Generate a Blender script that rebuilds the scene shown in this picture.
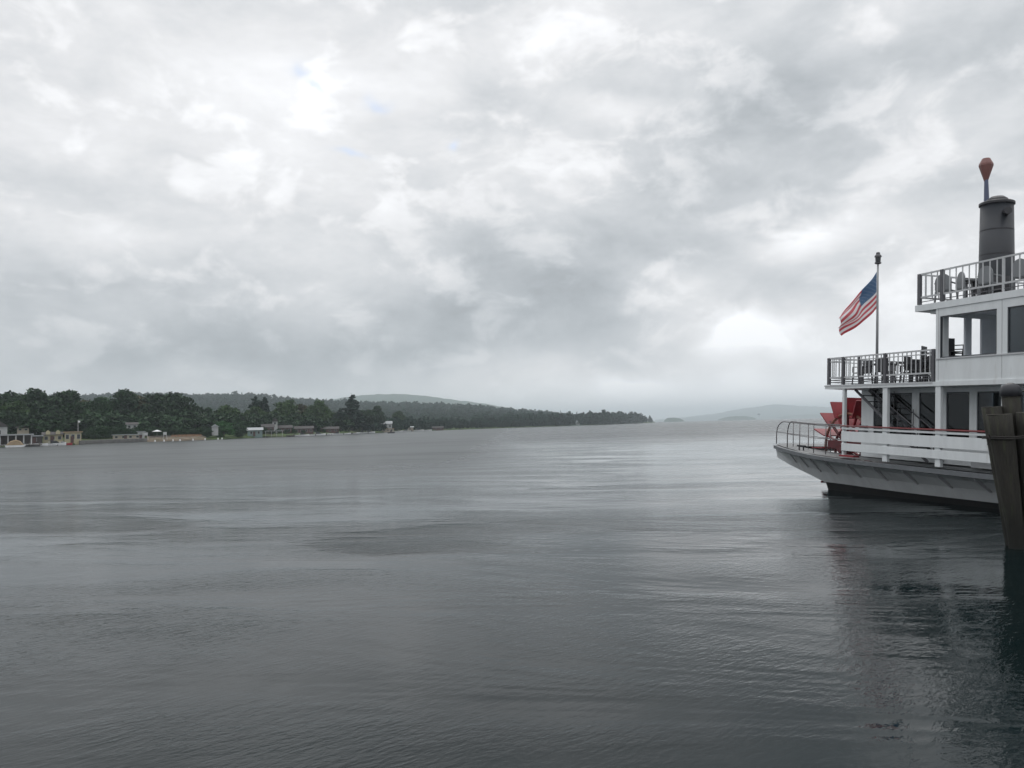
import bpy, math, random
import numpy as np
from mathutils import Vector, Matrix
R = math.radians
random.seed(7); rng = np.random.default_rng(11)
for o in list(bpy.data.objects): bpy.data.objects.remove(o)
sc = bpy.context.scene
col = sc.collection

# ------------------------------------------------------------------ camera
F, TH, RO, EYE = 780.0, R(3.02), R(1.4), 2.8
fw = Vector((0, math.cos(TH), math.sin(TH)))
u0 = Vector((0, -math.sin(TH), math.cos(TH)))
X = Vector((1, 0, 0))
up = u0*math.cos(RO) + X*math.sin(RO)
rt = X*math.cos(RO) - u0*math.sin(RO)
cd = bpy.data.cameras.new('camera'); cam = bpy.data.objects.new('camera', cd); col.objects.link(cam)
cd.sensor_width = 36; cd.lens = 36*F/1024; cd.clip_end = 60000; cd.clip_start = 0.1
m = Matrix((( rt.x, up.x, -fw.x, 0), (rt.y, up.y, -fw.y, 0), (rt.z, up.z, -fw.z, EYE), (0, 0, 0, 1)))
cam.matrix_world = m
sc.camera = cam

# ------------------------------------------------------------------ light
SUN_AZ, SUN_EL = R(22), R(48)
sc.view_settings.view_transform = 'Standard'; sc.view_settings.look = 'None'
sc.view_settings.exposure = 0.17; sc.view_settings.gamma = 1.0
sd = bpy.data.lights.new('sun', 'SUN'); so = bpy.data.objects.new('sun', sd); col.objects.link(so)
sd.energy = 0.5; sd.angle = R(25); sd.color = (1, .97, .92)
sdir = Vector((math.sin(SUN_AZ)*math.cos(SUN_EL), math.cos(SUN_AZ)*math.cos(SUN_EL), math.sin(SUN_EL)))
so.rotation_euler = (-sdir).to_track_quat('-Z', 'Y').to_euler()

class NT:
    """small node-graph helper"""
    def __init__(s, tree): s.t = tree; tree.nodes.clear()
    def n(s, typ, **kw):
        nd = s.t.nodes.new(typ)
        for k, v in kw.items():
            if k.startswith('i_'):
                nd.inputs[k[2:].replace('_', ' ')].default_value = v
            else: setattr(nd, k, v)
        return nd
    def l(s, a, b): s.t.links.new(a, b)
    def _in(s, nd, i, v):
        if isinstance(v, bpy.types.NodeSocket): s.l(v, nd.inputs[i])
        elif v is not None: nd.inputs[i].default_value = v
    def math(s, op, a, b=None, c=None, clamp=False):
        nd = s.t.nodes.new('ShaderNodeMath'); nd.operation = op; nd.use_clamp = clamp
        s._in(nd, 0, a); s._in(nd, 1, b); s._in(nd, 2, c); return nd.outputs[0]
    def vmath(s, op, a, b=None, out=0):
        nd = s.t.nodes.new('ShaderNodeVectorMath'); nd.operation = op
        s._in(nd, 0, a); s._in(nd, 1, b); return nd.outputs[out]
    def mix(s, f, a, b):
        nd = s.t.nodes.new('ShaderNodeMix'); nd.data_type = 'RGBA'
        s._in(nd, 0, f); s._in(nd, 6, a); s._in(nd, 7, b); return nd.outputs[2]
    def noise(s, vec, scale, detail=4, rough=.5, dist=0):
        nd = s.t.nodes.new('ShaderNodeTexNoise')
        if vec is not None: s.l(vec, nd.inputs['Vector'])
        nd.inputs['Scale'].default_value = scale; nd.inputs['Detail'].default_value = detail
        nd.inputs['Roughness'].default_value = rough; nd.inputs['Distortion'].default_value = dist
        return nd.outputs['Fac']
    def mapr(s, v, a, b, c, d, smooth=False):
        nd = s.t.nodes.new('ShaderNodeMapRange')
        if smooth: nd.interpolation_type = 'SMOOTHSTEP'
        s._in(nd, 0, v)
        for i, q in enumerate((a, b, c, d)): nd.inputs[i+1].default_value = q
        return nd.outputs[0]

# overcast sky: broken cloud deck over the Nishita sky, everything in world directions
w = bpy.data.worlds.new('World'); sc.world = w; w.use_nodes = True
g = NT(w.node_tree)
tc = g.n('ShaderNodeTexCoord'); D = tc.outputs['Generated']
sep = g.n('ShaderNodeSeparateXYZ'); g.l(D, sep.inputs[0])
dx, dy, dz = sep.outputs
zc = g.math('MAXIMUM', dz, 0.0)
def cl_noise(rot, sc3, scale, detail, rough, dist):
    mp = g.n('ShaderNodeMapping'); g.l(D, mp.inputs[0]); mp.inputs['Rotation'].default_value = (0, R(rot), 0); mp.inputs['Scale'].default_value = sc3
    return g.noise(mp.outputs[0], scale, detail, rough, dist)
n_big = cl_noise(28, (1, 1, 2.6), 3.2, 4, .5, .4)
n_mid = cl_noise(-12, (1, 1, 1.9), 6.5, 10, .60, .2)
n_puf = cl_noise(0, (1, 1, 1.7), 11, 8, .55, .3)
n_det = cl_noise(15, (1, 1, 2.2), 24, 7, .6, .3)
L = g.mapr(zc, 0.0, 0.09, .68, .57, True)
L = g.math('ADD', L, g.mapr(zc, 0.10, 0.30, 0, .13, True))
L = g.math('ADD', L, g.mapr(zc, 0.48, 0.85, 0, .62, True))          # an overcast sky is brighter overhead
L = g.math('ADD', L, g.math('MULTIPLY', g.math('SUBTRACT', n_big, .5), .34))
amp = g.mapr(zc, .0, .16, .3, 1.0)
fine = g.math('ADD', g.math('MULTIPLY', g.math('SUBTRACT', n_mid, .5), .50), g.math('MULTIPLY', g.mapr(n_puf, .50, .66, -.02, .13, True), 1.0))
fine = g.math('ADD', fine, g.math('MULTIPLY', g.math('SUBTRACT', n_det, .5), .12))
L = g.math('ADD', L, g.math('MULTIPLY', fine, amp))
warp = g.n('ShaderNodeTexNoise'); g.l(D, warp.inputs['Vector']); warp.inputs['Scale'].default_value = 7; warp.inputs['Detail'].default_value = 5
wv = g.vmath('SUBTRACT', warp.outputs['Color'], (.5, .5, .5))
wn = g.n('ShaderNodeVectorMath'); wn.operation = 'SCALE'; g.l(wv, wn.inputs[0]); wn.inputs['Scale'].default_value = .11
DW = g.vmath('ADD', D, wn.outputs[0])
def adir(az, el): return Vector((math.sin(R(az))*math.cos(R(el)), math.cos(R(az))*math.cos(R(el)), math.sin(R(el))))
def blob(az, el, ra, re, amp):
    """soft elliptical thinning (+) or thickening (-) of the cloud deck round a direction (degrees)"""
    c = adir(az, el); ea = Vector((math.cos(R(az)), -math.sin(R(az)), 0)); ee = c.cross(ea)
    q = g.vmath('SUBTRACT', DW, tuple(c))
    a = g.math('DIVIDE', g.vmath('DOT_PRODUCT', q, tuple(ea), 1), R(ra)); b = g.math('DIVIDE', g.vmath('DOT_PRODUCT', q, tuple(ee), 1), R(re))
    d2 = g.math('ADD', g.math('MULTIPLY', a, a), g.math('MULTIPLY', b, b))
    return g.math('MULTIPLY', g.math('EXPONENT', g.math('MULTIPLY', d2, -1.0)), amp)
blobs = [(-28.4, 21.3, 8.5, 3.9, 0.1), (-17.9, 24.6, 8.0, 4.2, 0.09), (-21.2, 19.3, 8.3, 2.7, 0.08), (-25.5, 16.7, 3.6, 2.0, 0.08), (-13.1, 19.2, 5.6, 6.4, 0.07), (-23.1, 13.2, 7.5, 1.5, 0.09), (-29.5, 13.8, 5.0, 1.3, 0.06), (-1.6, 25.1, 5.9, 3.7, 0.06), (-8.2, 22.6, 5.8, 4.4, 0.05), (8.2, 22.2, 2.8, .9, 0.16), (3.5, 24, 6, 4, -0.06), (20.9, 11.8, 2.8, 1.4, 0.24), (24.0, 13.3, 3.7, 2.0, 0.06), (18, 5.6, 2.8, 1.1, 0.34), (16.5, 6.6, 1.6, .7, .3), (16.3, 6.3, 4.1, 2.8, 0.06), (9.3, 2.9, 1.9, 0.7, 0.34), (13.6, 3.2, 8.3, 3.2, 0.10), (3.5, 2.8, 9.5, 2.2, 0.17), (22.2, 4.9, 5.0, 4.1, 0.06), (28.2, 5.5, 4.6, 4.5, 0.24), (26, 4, 5, 2.5, .12), (33, 9, 4, 3, .12), (19, 1.0, 13, 2.4, 0.38), (32.0, 11.3, 3.2, 1.9, 0.08), (13.6, 8.5, 4.9, 1.8, 0.07), (28.2, 21.8, 9.7, 4.5, -0.10), (20.3, 20.3, 7.1, 3.4, -0.10), (14.9, 17.8, 6.2, 3.2, -0.11), (9.3, 14.7, 6.4, 3.3, -0.12), (2.8, 11.9, 6.6, 2.9, -0.13), (-2.3, 7.7, 9.8, 2.8, -0.13), (-14.5, 5.4, 11, 2.4, -0.13), (-24.9, 6.2, 7.3, 1.7, -0.05), (-25, 3.5, 14, 2.4, .06), (-29.0, 16.0, 3.4, 1.0, -0.07), (-30.1, 11.0, 3.8, 0.9, -0.04), (-19.9, 11.0, 5.8, 1.4, -0.04), (29.9, 14.0, 3.9, 2.5, -0.05), (-6.7, 14.4, 3.6, 1.5, -0.04)]
for b in blobs: L = g.math('ADD', L, blob(*b))
L = g.math('MAXIMUM', L, .22)
L = g.math('MINIMUM', L, g.mapr(zc, .45, .8, 1.05, 1.6))
vm = g.n('ShaderNodeMix'); vm.data_type = 'RGBA'
tint = g.mapr(L, .42, .75, 0, 1)
cool = g.mix(tint, (.925, .988, 1.05, 1), (.99, .997, 1.018, 1))
cc = g.n('ShaderNodeVectorMath'); cc.operation = 'SCALE'; g.l(cool, cc.inputs[0]); g.l(L, cc.inputs['Scale'])
sky = g.n('ShaderNodeTexSky', sky_type='NISHITA', sun_disc=False, sun_elevation=SUN_EL, sun_rotation=SUN_AZ)
skys = g.n('ShaderNodeVectorMath'); skys.operation = 'SCALE'; g.l(sky.outputs[0], skys.inputs[0]); skys.inputs['Scale'].default_value = .14
hole = None
for az, el, r1, r2 in [(-15, 25, 1.1, .6), (-12, 19.3, 1.8, .5), (-10.2, 24, 1.1, .5), (-14, 24.3, .6, .4), (-4, 20, .9, .4)]:
    b = blob(az, el, r1*.6, r2*.7, .40); hole = b if hole is None else g.math('ADD', hole, b)
hole = g.math('MINIMUM', hole, .42)
fin = g.mix(hole, cc.outputs[0], skys.outputs[0])
bg = g.n('ShaderNodeBackground'); g.l(fin, bg.inputs[0]); bg.inputs[1].default_value = 1.0
wo = g.n('ShaderNodeOutputWorld'); g.l(bg.outputs[0], wo.inputs[0])
g.t.nodes.remove(vm)

# ------------------------------------------------------------------ materials
def mat(name, base, rough=.6, var=.12, scale=3.0, metal=0, stain=None, bump=0, spec=.5, isl=0, stretch=None):
    mt = bpy.data.materials.new(name); mt.use_nodes = True; q = NT(mt.node_tree)
    p = q.n('ShaderNodeBsdfPrincipled'); out = q.n('ShaderNodeOutputMaterial'); q.l(p.outputs[0], out.inputs[0])
    t = q.n('ShaderNodeTexCoord'); vec = t.outputs['Object']
    if stretch: vec = q.vmath('MULTIPLY', vec, stretch)
    n = q.noise(vec, scale, 6, .6)
    lo = tuple(c*(1-var) for c in base)+(1,); hi = tuple(min(1, c*(1+var)) for c in base)+(1,)
    c = q.mix(q.mapr(n, .3, .7, 0, 1), lo, hi)
    if stain:
        n2 = q.noise(vec, scale*.6, 8, .7, .6)
        c = q.mix(q.mapr(n2, stain[1], stain[1]+.14, 0, stain[2]), c, tuple(stain[0])+(1,))
    if isl:
        ge = q.n('ShaderNodeNewGeometry'); oi = q.n('ShaderNodeObjectInfo')
        f = q.mapr(ge.outputs['Random Per Island'], 0, 1, 1-isl, 1+isl)
        f = q.math('MULTIPLY', f, q.mapr(oi.outputs['Random'], 0, 1, .78, 1.2))
        sc_ = q.n('ShaderNodeVectorMath'); sc_.operation = 'SCALE'; q.l(c, sc_.inputs[0]); q.l(f, sc_.inputs['Scale']); c = sc_.outputs[0]
    q.l(c, p.inputs['Base Color'])
    q.l(q.mapr(n, .2, .8, max(0, rough-.1), min(1, rough+.1)), p.inputs['Roughness'])
    p.inputs['Metallic'].default_value = metal; p.inputs['Specular IOR Level'].default_value = spec
    if bump:
        b = q.n('ShaderNodeBump'); b.inputs['Distance'].default_value = bump; b.inputs['Strength'].default_value = 1
        q.l(n, b.inputs['Height']); q.l(b.outputs[0], p.inputs['Normal'])
    return mt
M = {}
M['white'] = mat('white_ship_paint', (.70, .73, .74), .45, .07, 2.2, stain=((.38, .36, .32), .59, .45), stretch=(1.5, 1, .35))
M['hullwhite'] = mat('white_hull_paint', (.60, .62, .63), .5, .10, 1.2, stain=((.27, .24, .20), .58, .5), stretch=(1.6, 1, .4))
M['rub'] = mat('grey_rubbing_strake', (.13, .14, .15), .5, .15, 3, stain=((.06, .06, .06), .55, .6))
M['gusset'] = mat('shaded_gusset_paint', (.40, .41, .42), .5, .1, 2)  # greyer than the hull: soft shade put into the gusset colour
M['black'] = mat('black_bottom_paint', (.010, .010, .011), .5, .3, 2, stain=((.03, .022, .018), .6, .4), spec=.2)
M['deck'] = mat('grey_deck_paint', (.13, .137, .142), .55, .12, 2, stain=((.10, .10, .10), .58, .5))
M['red'] = mat('red_paddle_paint', (.26, .028, .036), .5, .25, 2.5, stain=((.14, .02, .02), .56, .6))
M['darkred'] = mat('dark_red_frame_paint', (.10, .014, .018), .5, .2, 3)
M['tan'] = mat('varnished_wheel_rim', (.24, .10, .07), .5, .2, 5)
M['redrail'] = mat('red_handrail_varnish', (.20, .03, .03), .35, .15, 6)
M['rail'] = mat('pale_rail_paint', (.50, .51, .52), .45, .08, 5)
M['railpost'] = mat('dark_rail_post', (.09, .09, .10), .5, .2, 5)
M['stern_rail'] = mat('dull_steel_tube', (.17, .16, .165), .4, .2, 6, metal=.3)
M['funnel'] = mat('dark_funnel_paint', (.024, .028, .035), .5, .2, 1.6, stain=((.07, .07, .07), .6, .4))
M['funneltrim'] = mat('dark_funnel_band', (.035, .035, .04), .5, .2, 3)
M['stackred'] = mat('faded_red_lamp', (.20, .085, .075), .5, .15, 4)
M['stackblue'] = mat('blue_stem_paint', (.09, .11, .18), .5, .1, 4)
M['pole'] = mat('grey_flagpole_metal', (.30, .31, .32), .4, .1, 4)
M['frame'] = mat('dark_window_frame', (.05, .055, .065), .4, .1, 4)
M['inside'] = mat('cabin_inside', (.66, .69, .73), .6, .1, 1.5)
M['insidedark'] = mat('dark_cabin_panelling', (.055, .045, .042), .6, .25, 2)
M['curtain'] = mat('grey_shutter', (.17, .17, .17), .7, .15, 4)
M['chairwhite'] = mat('white_plastic', (.20, .21, .22), .4, .05, 5)
M['chairdark'] = mat('dark_plastic', (.045, .045, .05), .45, .2, 5)
M['pile'] = mat('weathered_pile_wood', (.030, .028, .023), .85, .4, 2.2, stain=((.055, .062, .034), .52, .8), bump=.06, stretch=(9, 9, .5))
M['piletop'] = mat('grey_sawn_wood', (.15, .14, .12), .85, .25, 12)
M['cap'] = mat('black_rubber_cap', (.018, .02, .026), .5, .2, 6)
M['rope'] = mat('rusty_wire_rope', (.03, .027, .025), .8, .3, 20)
M['flagred'] = mat('red_flag_cloth', (.70, .18, .21), .8, .06, 6)  # flag colours lifted paler, a veil of haze put into the cloth
M['flagwhite'] = mat('white_flag_cloth', (.90, .88, .89), .8, .04, 6)
M['flagblue'] = mat('blue_flag_cloth', (.17, .28, .43), .8, .08, 6)
M['bark'] = mat('bark', (.07, .055, .045), .9, .3, 4)
M['leaf'] = mat('dark_green_leaves', (.022, .054, .020), .7, .35, .22, isl=.32, spec=.2)
M['leafmid'] = mat('mid_green_leaves', (.040, .082, .022), .7, .35, .2, isl=.3, spec=.2)
M['leafbrown'] = mat('olive_brown_leaves', (.066, .066, .028), .7, .3, .2, isl=.3, spec=.2)
M['needle'] = mat('pine_needles', (.013, .034, .022), .7, .3, .25, isl=.3, spec=.2)
M['hedge'] = mat('bright_bush_leaves', (.034, .10, .030), .7, .3, .3, isl=.3, spec=.2)
M['forest'] = mat('forest_canopy', (.016, .042, .027), .8, .3, .012, isl=.3, spec=.1)
M['hill'] = mat('wooded_hill_ground', (.028, .052, .032), .9, .4, .02, spec=.1)
M['land'] = mat('shore_grass', (.06, .09, .035), .9, .4, .08, stain=((.11, .09, .06), .52, .7), spec=.1)
M['sand'] = mat('beach_sand', (.16, .13, .10), .9, .35, .35, stain=((.05, .06, .03), .5, .75), spec=.1)
M['stone'] = mat('stone_wall', (.09, .09, .088), .9, .35, .9, bump=.05, spec=.1)
M['housewhite'] = mat('white_clapboard', (.42, .43, .43), .7, .08, 1)
M['houseyellow'] = mat('yellow_clapboard', (.42, .38, .25), .7, .1, 1)
M['housebeige'] = mat('beige_clapboard', (.38, .33, .27), .7, .1, 1)
M['housegreen'] = mat('pale_green_clapboard', (.17, .24, .23), .7, .1, 1)
M['housebrown'] = mat('brown_shingle', (.10, .055, .05), .8, .25, 1)
M['roofdark'] = mat('dark_roof_shingle', (.06, .055, .055), .85, .25, 1)
M['roofwhite'] = mat('pale_roof', (.33, .35, .36), .7, .08, 1)
M['glassdark'] = mat('far_window_glass', (.03, .035, .04), .15, .1, 1)
M['wood'] = mat('dock_planks', (.13, .12, .11), .85, .25, 1.2)
M['gelcoat'] = mat('white_gelcoat', (.72, .73, .74), .3, .04, 1)
M['navy'] = mat('navy_canvas', (.04, .06, .13), .8, .15, 1)
M['canvas'] = mat('tan_canvas', (.36, .27, .17), .8, .15, 1)
M['orange'] = mat('orange_slats', (.28, .15, .08), .8, .2, 1)
M['redboat'] = mat('red_gelcoat', (.33, .04, .05), .4, .1, 1)

for k_ in ('flagred', 'flagwhite', 'flagblue'):
    q = NT.__new__(NT); q.t = M[k_].node_tree; pb = next(n for n in q.t.nodes if n.type == 'BSDF_PRINCIPLED'); ou = next(n for n in q.t.nodes if n.type == 'OUTPUT_MATERIAL')
    tl = q.n('ShaderNodeBsdfTranslucent'); q.l(pb.inputs['Base Color'].links[0].from_socket, tl.inputs[0]); mx = q.n('ShaderNodeMixShader'); mx.inputs[0].default_value = .5
    q.l(pb.outputs[0], mx.inputs[1]); q.l(tl.outputs[0], mx.inputs[2]); q.l(mx.outputs[0], ou.inputs[0])
def wet_foot(name, z_hi, col_):
    """dark algae and wet timber round the waterline of the piles"""
    q = NT.__new__(NT); q.t = M[name].node_tree; pb = next(n for n in q.t.nodes if n.type == 'BSDF_PRINCIPLED'); src = pb.inputs['Base Color'].links[0].from_socket
    ge = q.n('ShaderNodeNewGeometry'); sp = q.n('ShaderNodeSeparateXYZ'); q.l(ge.outputs['Position'], sp.inputs[0])
    nz = q.noise(ge.outputs['Position'], 6, 4, .6)
    f = q.mapr(q.math('ADD', sp.outputs[2], q.math('MULTIPLY', nz, .5)), z_hi*.45, z_hi+.3, 1, 0, True)
    q.l(q.mix(f, src, col_), pb.inputs['Base Color'])
wet_foot('pile', 1.15, (.012, .013, .010, 1))
def glass_mat():
    mt = bpy.data.materials.new('tinted_window_glass'); mt.use_nodes = True; q = NT(mt.node_tree)
    gl = q.n('ShaderNodeBsdfGlossy'); gl.inputs['Roughness'].default_value = .03; gl.inputs['Color'].default_value = (.9, .93, .95, 1)
    tr = q.n('ShaderNodeBsdfTransparent'); tr.inputs['Color'].default_value = (.42, .45, .47, 1)
    fr = q.n('ShaderNodeFresnel'); fr.inputs['IOR'].default_value = 1.45
    ge = q.n('ShaderNodeNewGeometry')
    mx = q.n('ShaderNodeMixShader'); q.l(fr.outputs[0], mx.inputs[0]); q.l(tr.outputs[0], mx.inputs[1]); q.l(gl.outputs[0], mx.inputs[2])
    o = q.n('ShaderNodeOutputMaterial'); q.l(mx.outputs[0], o.inputs[0]); q.t.nodes.remove(ge); return mt
M['glass'] = glass_mat()

def water_mat():
    mt = bpy.data.materials.new('lake_water'); mt.use_nodes = True; q = NT(mt.node_tree)
    p = q.n('ShaderNodeBsdfPrincipled'); o = q.n('ShaderNodeOutputMaterial'); q.l(p.outputs[0], o.inputs[0])
    p.inputs['Base Color'].default_value = (.0028, .0085, .0095, 1); p.inputs['IOR'].default_value = 1.255
    ge = q.n('ShaderNodeNewGeometry'); pos = ge.outputs['Position']
    def lay(sx, sy, rot, detail=3, rough=.5, dist=.4):
        mp = q.n('ShaderNodeMapping', vector_type='TEXTURE'); q.l(pos, mp.inputs[0]); mp.inputs['Rotation'].default_value = (0, 0, R(rot)); mp.inputs['Scale'].default_value = (1/sx, 1/sy, 1)
        return q.noise(mp.outputs[0], 1, detail, rough, dist)
    gust = q.mapr(lay(.02, .055, 8, 4, .6, .6), .34, .66, 0, 1, True)
    gust2 = q.mapr(lay(.10, .30, -12, 4, .6, .5), .3, .7, 0, 1, True)
    calm = q.math('MULTIPLY_ADD', gust, .8, .35)
    # cat's-paws: patches of wind-ruffled water with fairly sharp edges
    pw_ = q.vmath('MULTIPLY', pos, (1, 1, 0)); wn_ = lay(.16, .30, 5, 5, .6, .3)
    paws = None
    for cx, cy, rx, ry, am in ((4.5, 20.3, 9.5, 3.0, 1.5), (8, 34, 7, 1.2, .8), (-22, 26, 14, 4, .4)):
        dv = q.vmath('DIVIDE', q.vmath('SUBTRACT', pw_, (cx, cy, 0)), (rx, ry, 1)); ln = q.vmath('LENGTH', dv, None, 1)
        f = q.mapr(q.math('ADD', ln, q.math('MULTIPLY', q.math('SUBTRACT', wn_, .5), 1.3)), .85, 1.12, am, 0, True)
        paws = f if paws is None else q.math('ADD', paws, f)
    calm = q.math('ADD', calm, paws)
    calm = q.math('MULTIPLY', calm, q.math('MULTIPLY_ADD', gust2, .9, .45))
    h1 = q.math('MULTIPLY', lay(.35, .7, 12, 3, .5), .006)
    h2 = q.math('MULTIPLY', lay(1.3, 2.6, 34, 3, .55, .5), .0075)
    h3 = q.math('MULTIPLY', lay(4.6, 11, 42, 3, .6, .4), .0095)
    h5 = q.math('MULTIPLY', lay(9, 18, 24, 2, .5, .3), .0036)
    h4 = q.math('MULTIPLY', lay(.10, .2, 8, 2, .5), .025)
    h3 = q.math('MULTIPLY', q.math('ADD', h3, h5), q.math('MULTIPLY_ADD', gust2, 1.1, .35))
    h = q.math('ADD', q.math('ADD', h1, h2), q.math('ADD', h3, h4))
    h = q.math('MULTIPLY', h, calm)
    b = q.n('ShaderNodeBump'); b.inputs['Distance'].default_value = 1; b.inputs['Strength'].default_value = 1
    q.l(h, b.inputs['Height']); q.l(b.outputs[0], p.inputs['Normal'])
    sp = q.n('ShaderNodeSeparateXYZ'); q.l(pos, sp.inputs[0])
    far = q.math('MAXIMUM', q.mapr(sp.outputs[1], 45, 170, 0, .22, True), q.math('MULTIPLY', q.mapr(sp.outputs[1], 14, 70, 0, .26, True), q.mapr(sp.outputs[0], 8, -8, 0, 1, True)))              # open water ruffled by the breeze, sheltered by the quay
    q.l(q.math('ADD', far, q.mapr(calm, .3, 2.2, .03, .12)), p.inputs['Roughness'])
    return mt
M['water'] = water_mat()

# ------------------------------------------------------------------ mesh helpers
class MB:
    def __init__(s): s.v = []; s.f = []; s.mi = []; s.cur = 0
    def add(s, vs, fs):
        k = len(s.v); s.v += [tuple(v) for v in vs]
        for f in fs: s.f.append(tuple(i+k for i in f)); s.mi.append(s.cur)
    def box(s, a, b):
        x0, y0, z0 = a; x1, y1, z1 = b
        s.add([(x0,y0,z0),(x1,y0,z0),(x1,y1,z0),(x0,y1,z0),(x0,y0,z1),(x1,y0,z1),(x1,y1,z1),(x0,y1,z1)],
              [(0,3,2,1),(4,5,6,7),(0,1,5,4),(1,2,6,5),(2,3,7,6),(3,0,4,7)]); return s
    def beam(s, a, b, w, h, upv=(0, 0, 1)):
        a = Vector(a); b = Vector(b); d = (b-a).normalized(); upv = Vector(upv)
        sx = d.cross(upv)
        if sx.length < 1e-4: sx = d.cross(Vector((0, 1, 0)))
        sx.normalize(); sy = sx.cross(d)
        vs = [p + sx*i*w/2 + sy*j*h/2 for p in (a, b) for i, j in ((-1,-1),(1,-1),(1,1),(-1,1))]
        s.add(vs, [(0,1,2,3),(7,6,5,4),(0,4,5,1),(1,5,6,2),(2,6,7,3),(3,7,4,0)]); return s
    def tube(s, pts, r, n=8, cap=True):
        pts = [Vector(p) for p in pts]; rs = r if isinstance(r, (list, tuple)) else [r]*len(pts)
        vs = []; prev = None
        for i, p in enumerate(pts):
            d = (pts[min(i+1, len(pts)-1)] - pts[max(i-1, 0)]).normalized()
            if prev is None:
                a = d.cross(Vector((0, 0, 1)))
                if a.length < 1e-3: a = d.cross(Vector((1, 0, 0)))
            else: a = prev - d*prev.dot(d)
            a.normalize(); prev = a; b = d.cross(a)
            vs += [p + a*math.cos(2*math.pi*k/n)*rs[i] + b*math.sin(2*math.pi*k/n)*rs[i] for k in range(n)]
        fs = []
        for i in range(len(pts)-1):
            for k in range(n): fs.append((i*n+k, i*n+(k+1)%n, (i+1)*n+(k+1)%n, (i+1)*n+k))
        if cap: fs += [tuple(range(n-1, -1, -1)), tuple((len(pts)-1)*n+k for k in range(n))]
        s.add(vs, fs); return s
    def prism(s, poly, axis, a, b):
        """poly: 2D points, extruded along axis (0,1,2) from a to b"""
        def P(u, v, c): return [(c,u,v),(u,c,v),(u,v,c)][axis]
        n = len(poly); vs = [P(u, v, a) for u, v in poly]+[P(u, v, b) for u, v in poly]
        s.add(vs, [tuple(range(n-1,-1,-1)), tuple(range(n, 2*n))]+[(i,(i+1)%n,n+(i+1)%n,n+i) for i in range(n)]); return s
    def build(s, name, m_, parent=None, base=(0, 0, 0), smooth=False, bevel=0):
        me = bpy.data.meshes.new(name); b = Vector(base)
        me.from_pydata([tuple(Vector(v)-b) for v in s.v], [], s.f)
        ms = m_ if isinstance(m_, (list, tuple)) else [m_]
        for q in ms: me.materials.append(M[q])
        if len(ms) > 1: me.polygons.foreach_set('material_index', s.mi)
        import bmesh
        bm = bmesh.new(); bm.from_mesh(me); bmesh.ops.recalc_face_normals(bm, faces=bm.faces)
        if bevel:
            bmesh.ops.bevel(bm, geom=[e for e in bm.edges if len(e.link_faces) == 2 and e.calc_face_angle(0) > .6], offset=bevel, segments=1, affect='EDGES', clamp_overlap=True)
        bm.to_mesh(me); bm.free()
        if smooth: me.shade_smooth()
        o = bpy.data.objects.new(name, me); col.objects.link(o)
        if parent: o.parent = parent
        return o
def tag(o, label=None, cat=None, group=None, kind=None):
    if label: o['label'] = label
    if cat: o['category'] = cat
    if group: o['group'] = group
    if kind: o['kind'] = kind
    return o
def empty(name, loc, rz=0):
    o = bpy.data.objects.new(name, None); o.empty_display_size = .3; col.objects.link(o)
    o.location = loc; o.rotation_euler = (0, 0, rz); return o
def children(o): return [c for c in bpy.data.objects if c.parent == o]
def copy_tree(o, parent=None):
    c = o.copy(); col.objects.link(c)
    if parent: c.parent = parent
    for ch in children(o):
        copy_tree(ch, c)
    return c
def npmesh(name, V, Fq, mats, kind=None, parent=None, smooth=False, mi=None):
    me = bpy.data.meshes.new(name); V = np.asarray(V, dtype=np.float32); Fq = np.asarray(Fq, dtype=np.int32)
    k = Fq.shape[1]
    me.vertices.add(len(V)); me.vertices.foreach_set('co', V.ravel())
    me.loops.add(Fq.size); me.loops.foreach_set('vertex_index', Fq.ravel())
    me.polygons.add(len(Fq)); me.polygons.foreach_set('loop_start', np.arange(len(Fq), dtype=np.int32)*k); me.polygons.foreach_set('loop_total', np.full(len(Fq), k, dtype=np.int32))
    for q in mats: me.materials.append(M[q])
    if mi is not None: me.polygons.foreach_set('material_index', np.asarray(mi, dtype=np.int32))
    me.update(calc_edges=True); me.validate()
    if smooth: me.shade_smooth()
    o = bpy.data.objects.new(name, me)
    col.objects.link(o)
    if parent: o.parent = parent
    return o

# ------------------------------------------------------------------ lake
wb = MB(); S_ = 15500
wb.add([(-S_, -200, 0), (S_, -200, 0), (S_, S_, 0), (-S_, S_, 0)], [(0, 1, 2, 3)])
tag(wb.build('water', 'water'), kind='structure')

# bearings: a picture column turned into a compass bearing; heights from the eye line
def horizon_y(x): return 425.15 - .02444*(x-512)
def bearing(x):
    d = fw*F + rt*(x-512) + up*(384-horizon_y(x)); return d.x/d.y
def spot(x, dist): return Vector((bearing(x)*dist, dist, 0))
def hgt(x, y, dist): return EYE + (horizon_y(x)-y)*dist/F*1.003
SH = [(-160, 235), (-60, 225), (0, 233), (40, 238), (75, 246), (110, 272), (150, 284), (200, 300), (225, 315), (260, 345), (300, 372), (340, 420), (372, 500), (400, 560),
      (440, 640), (480, 740), (520, 870), (560, 1000), (600, 1180), (630, 1500), (648, 1900), (655, 2300)]
def shore(x): return float(np.interp(x, [a for a, b in SH], [b for a, b in SH]))

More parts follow.
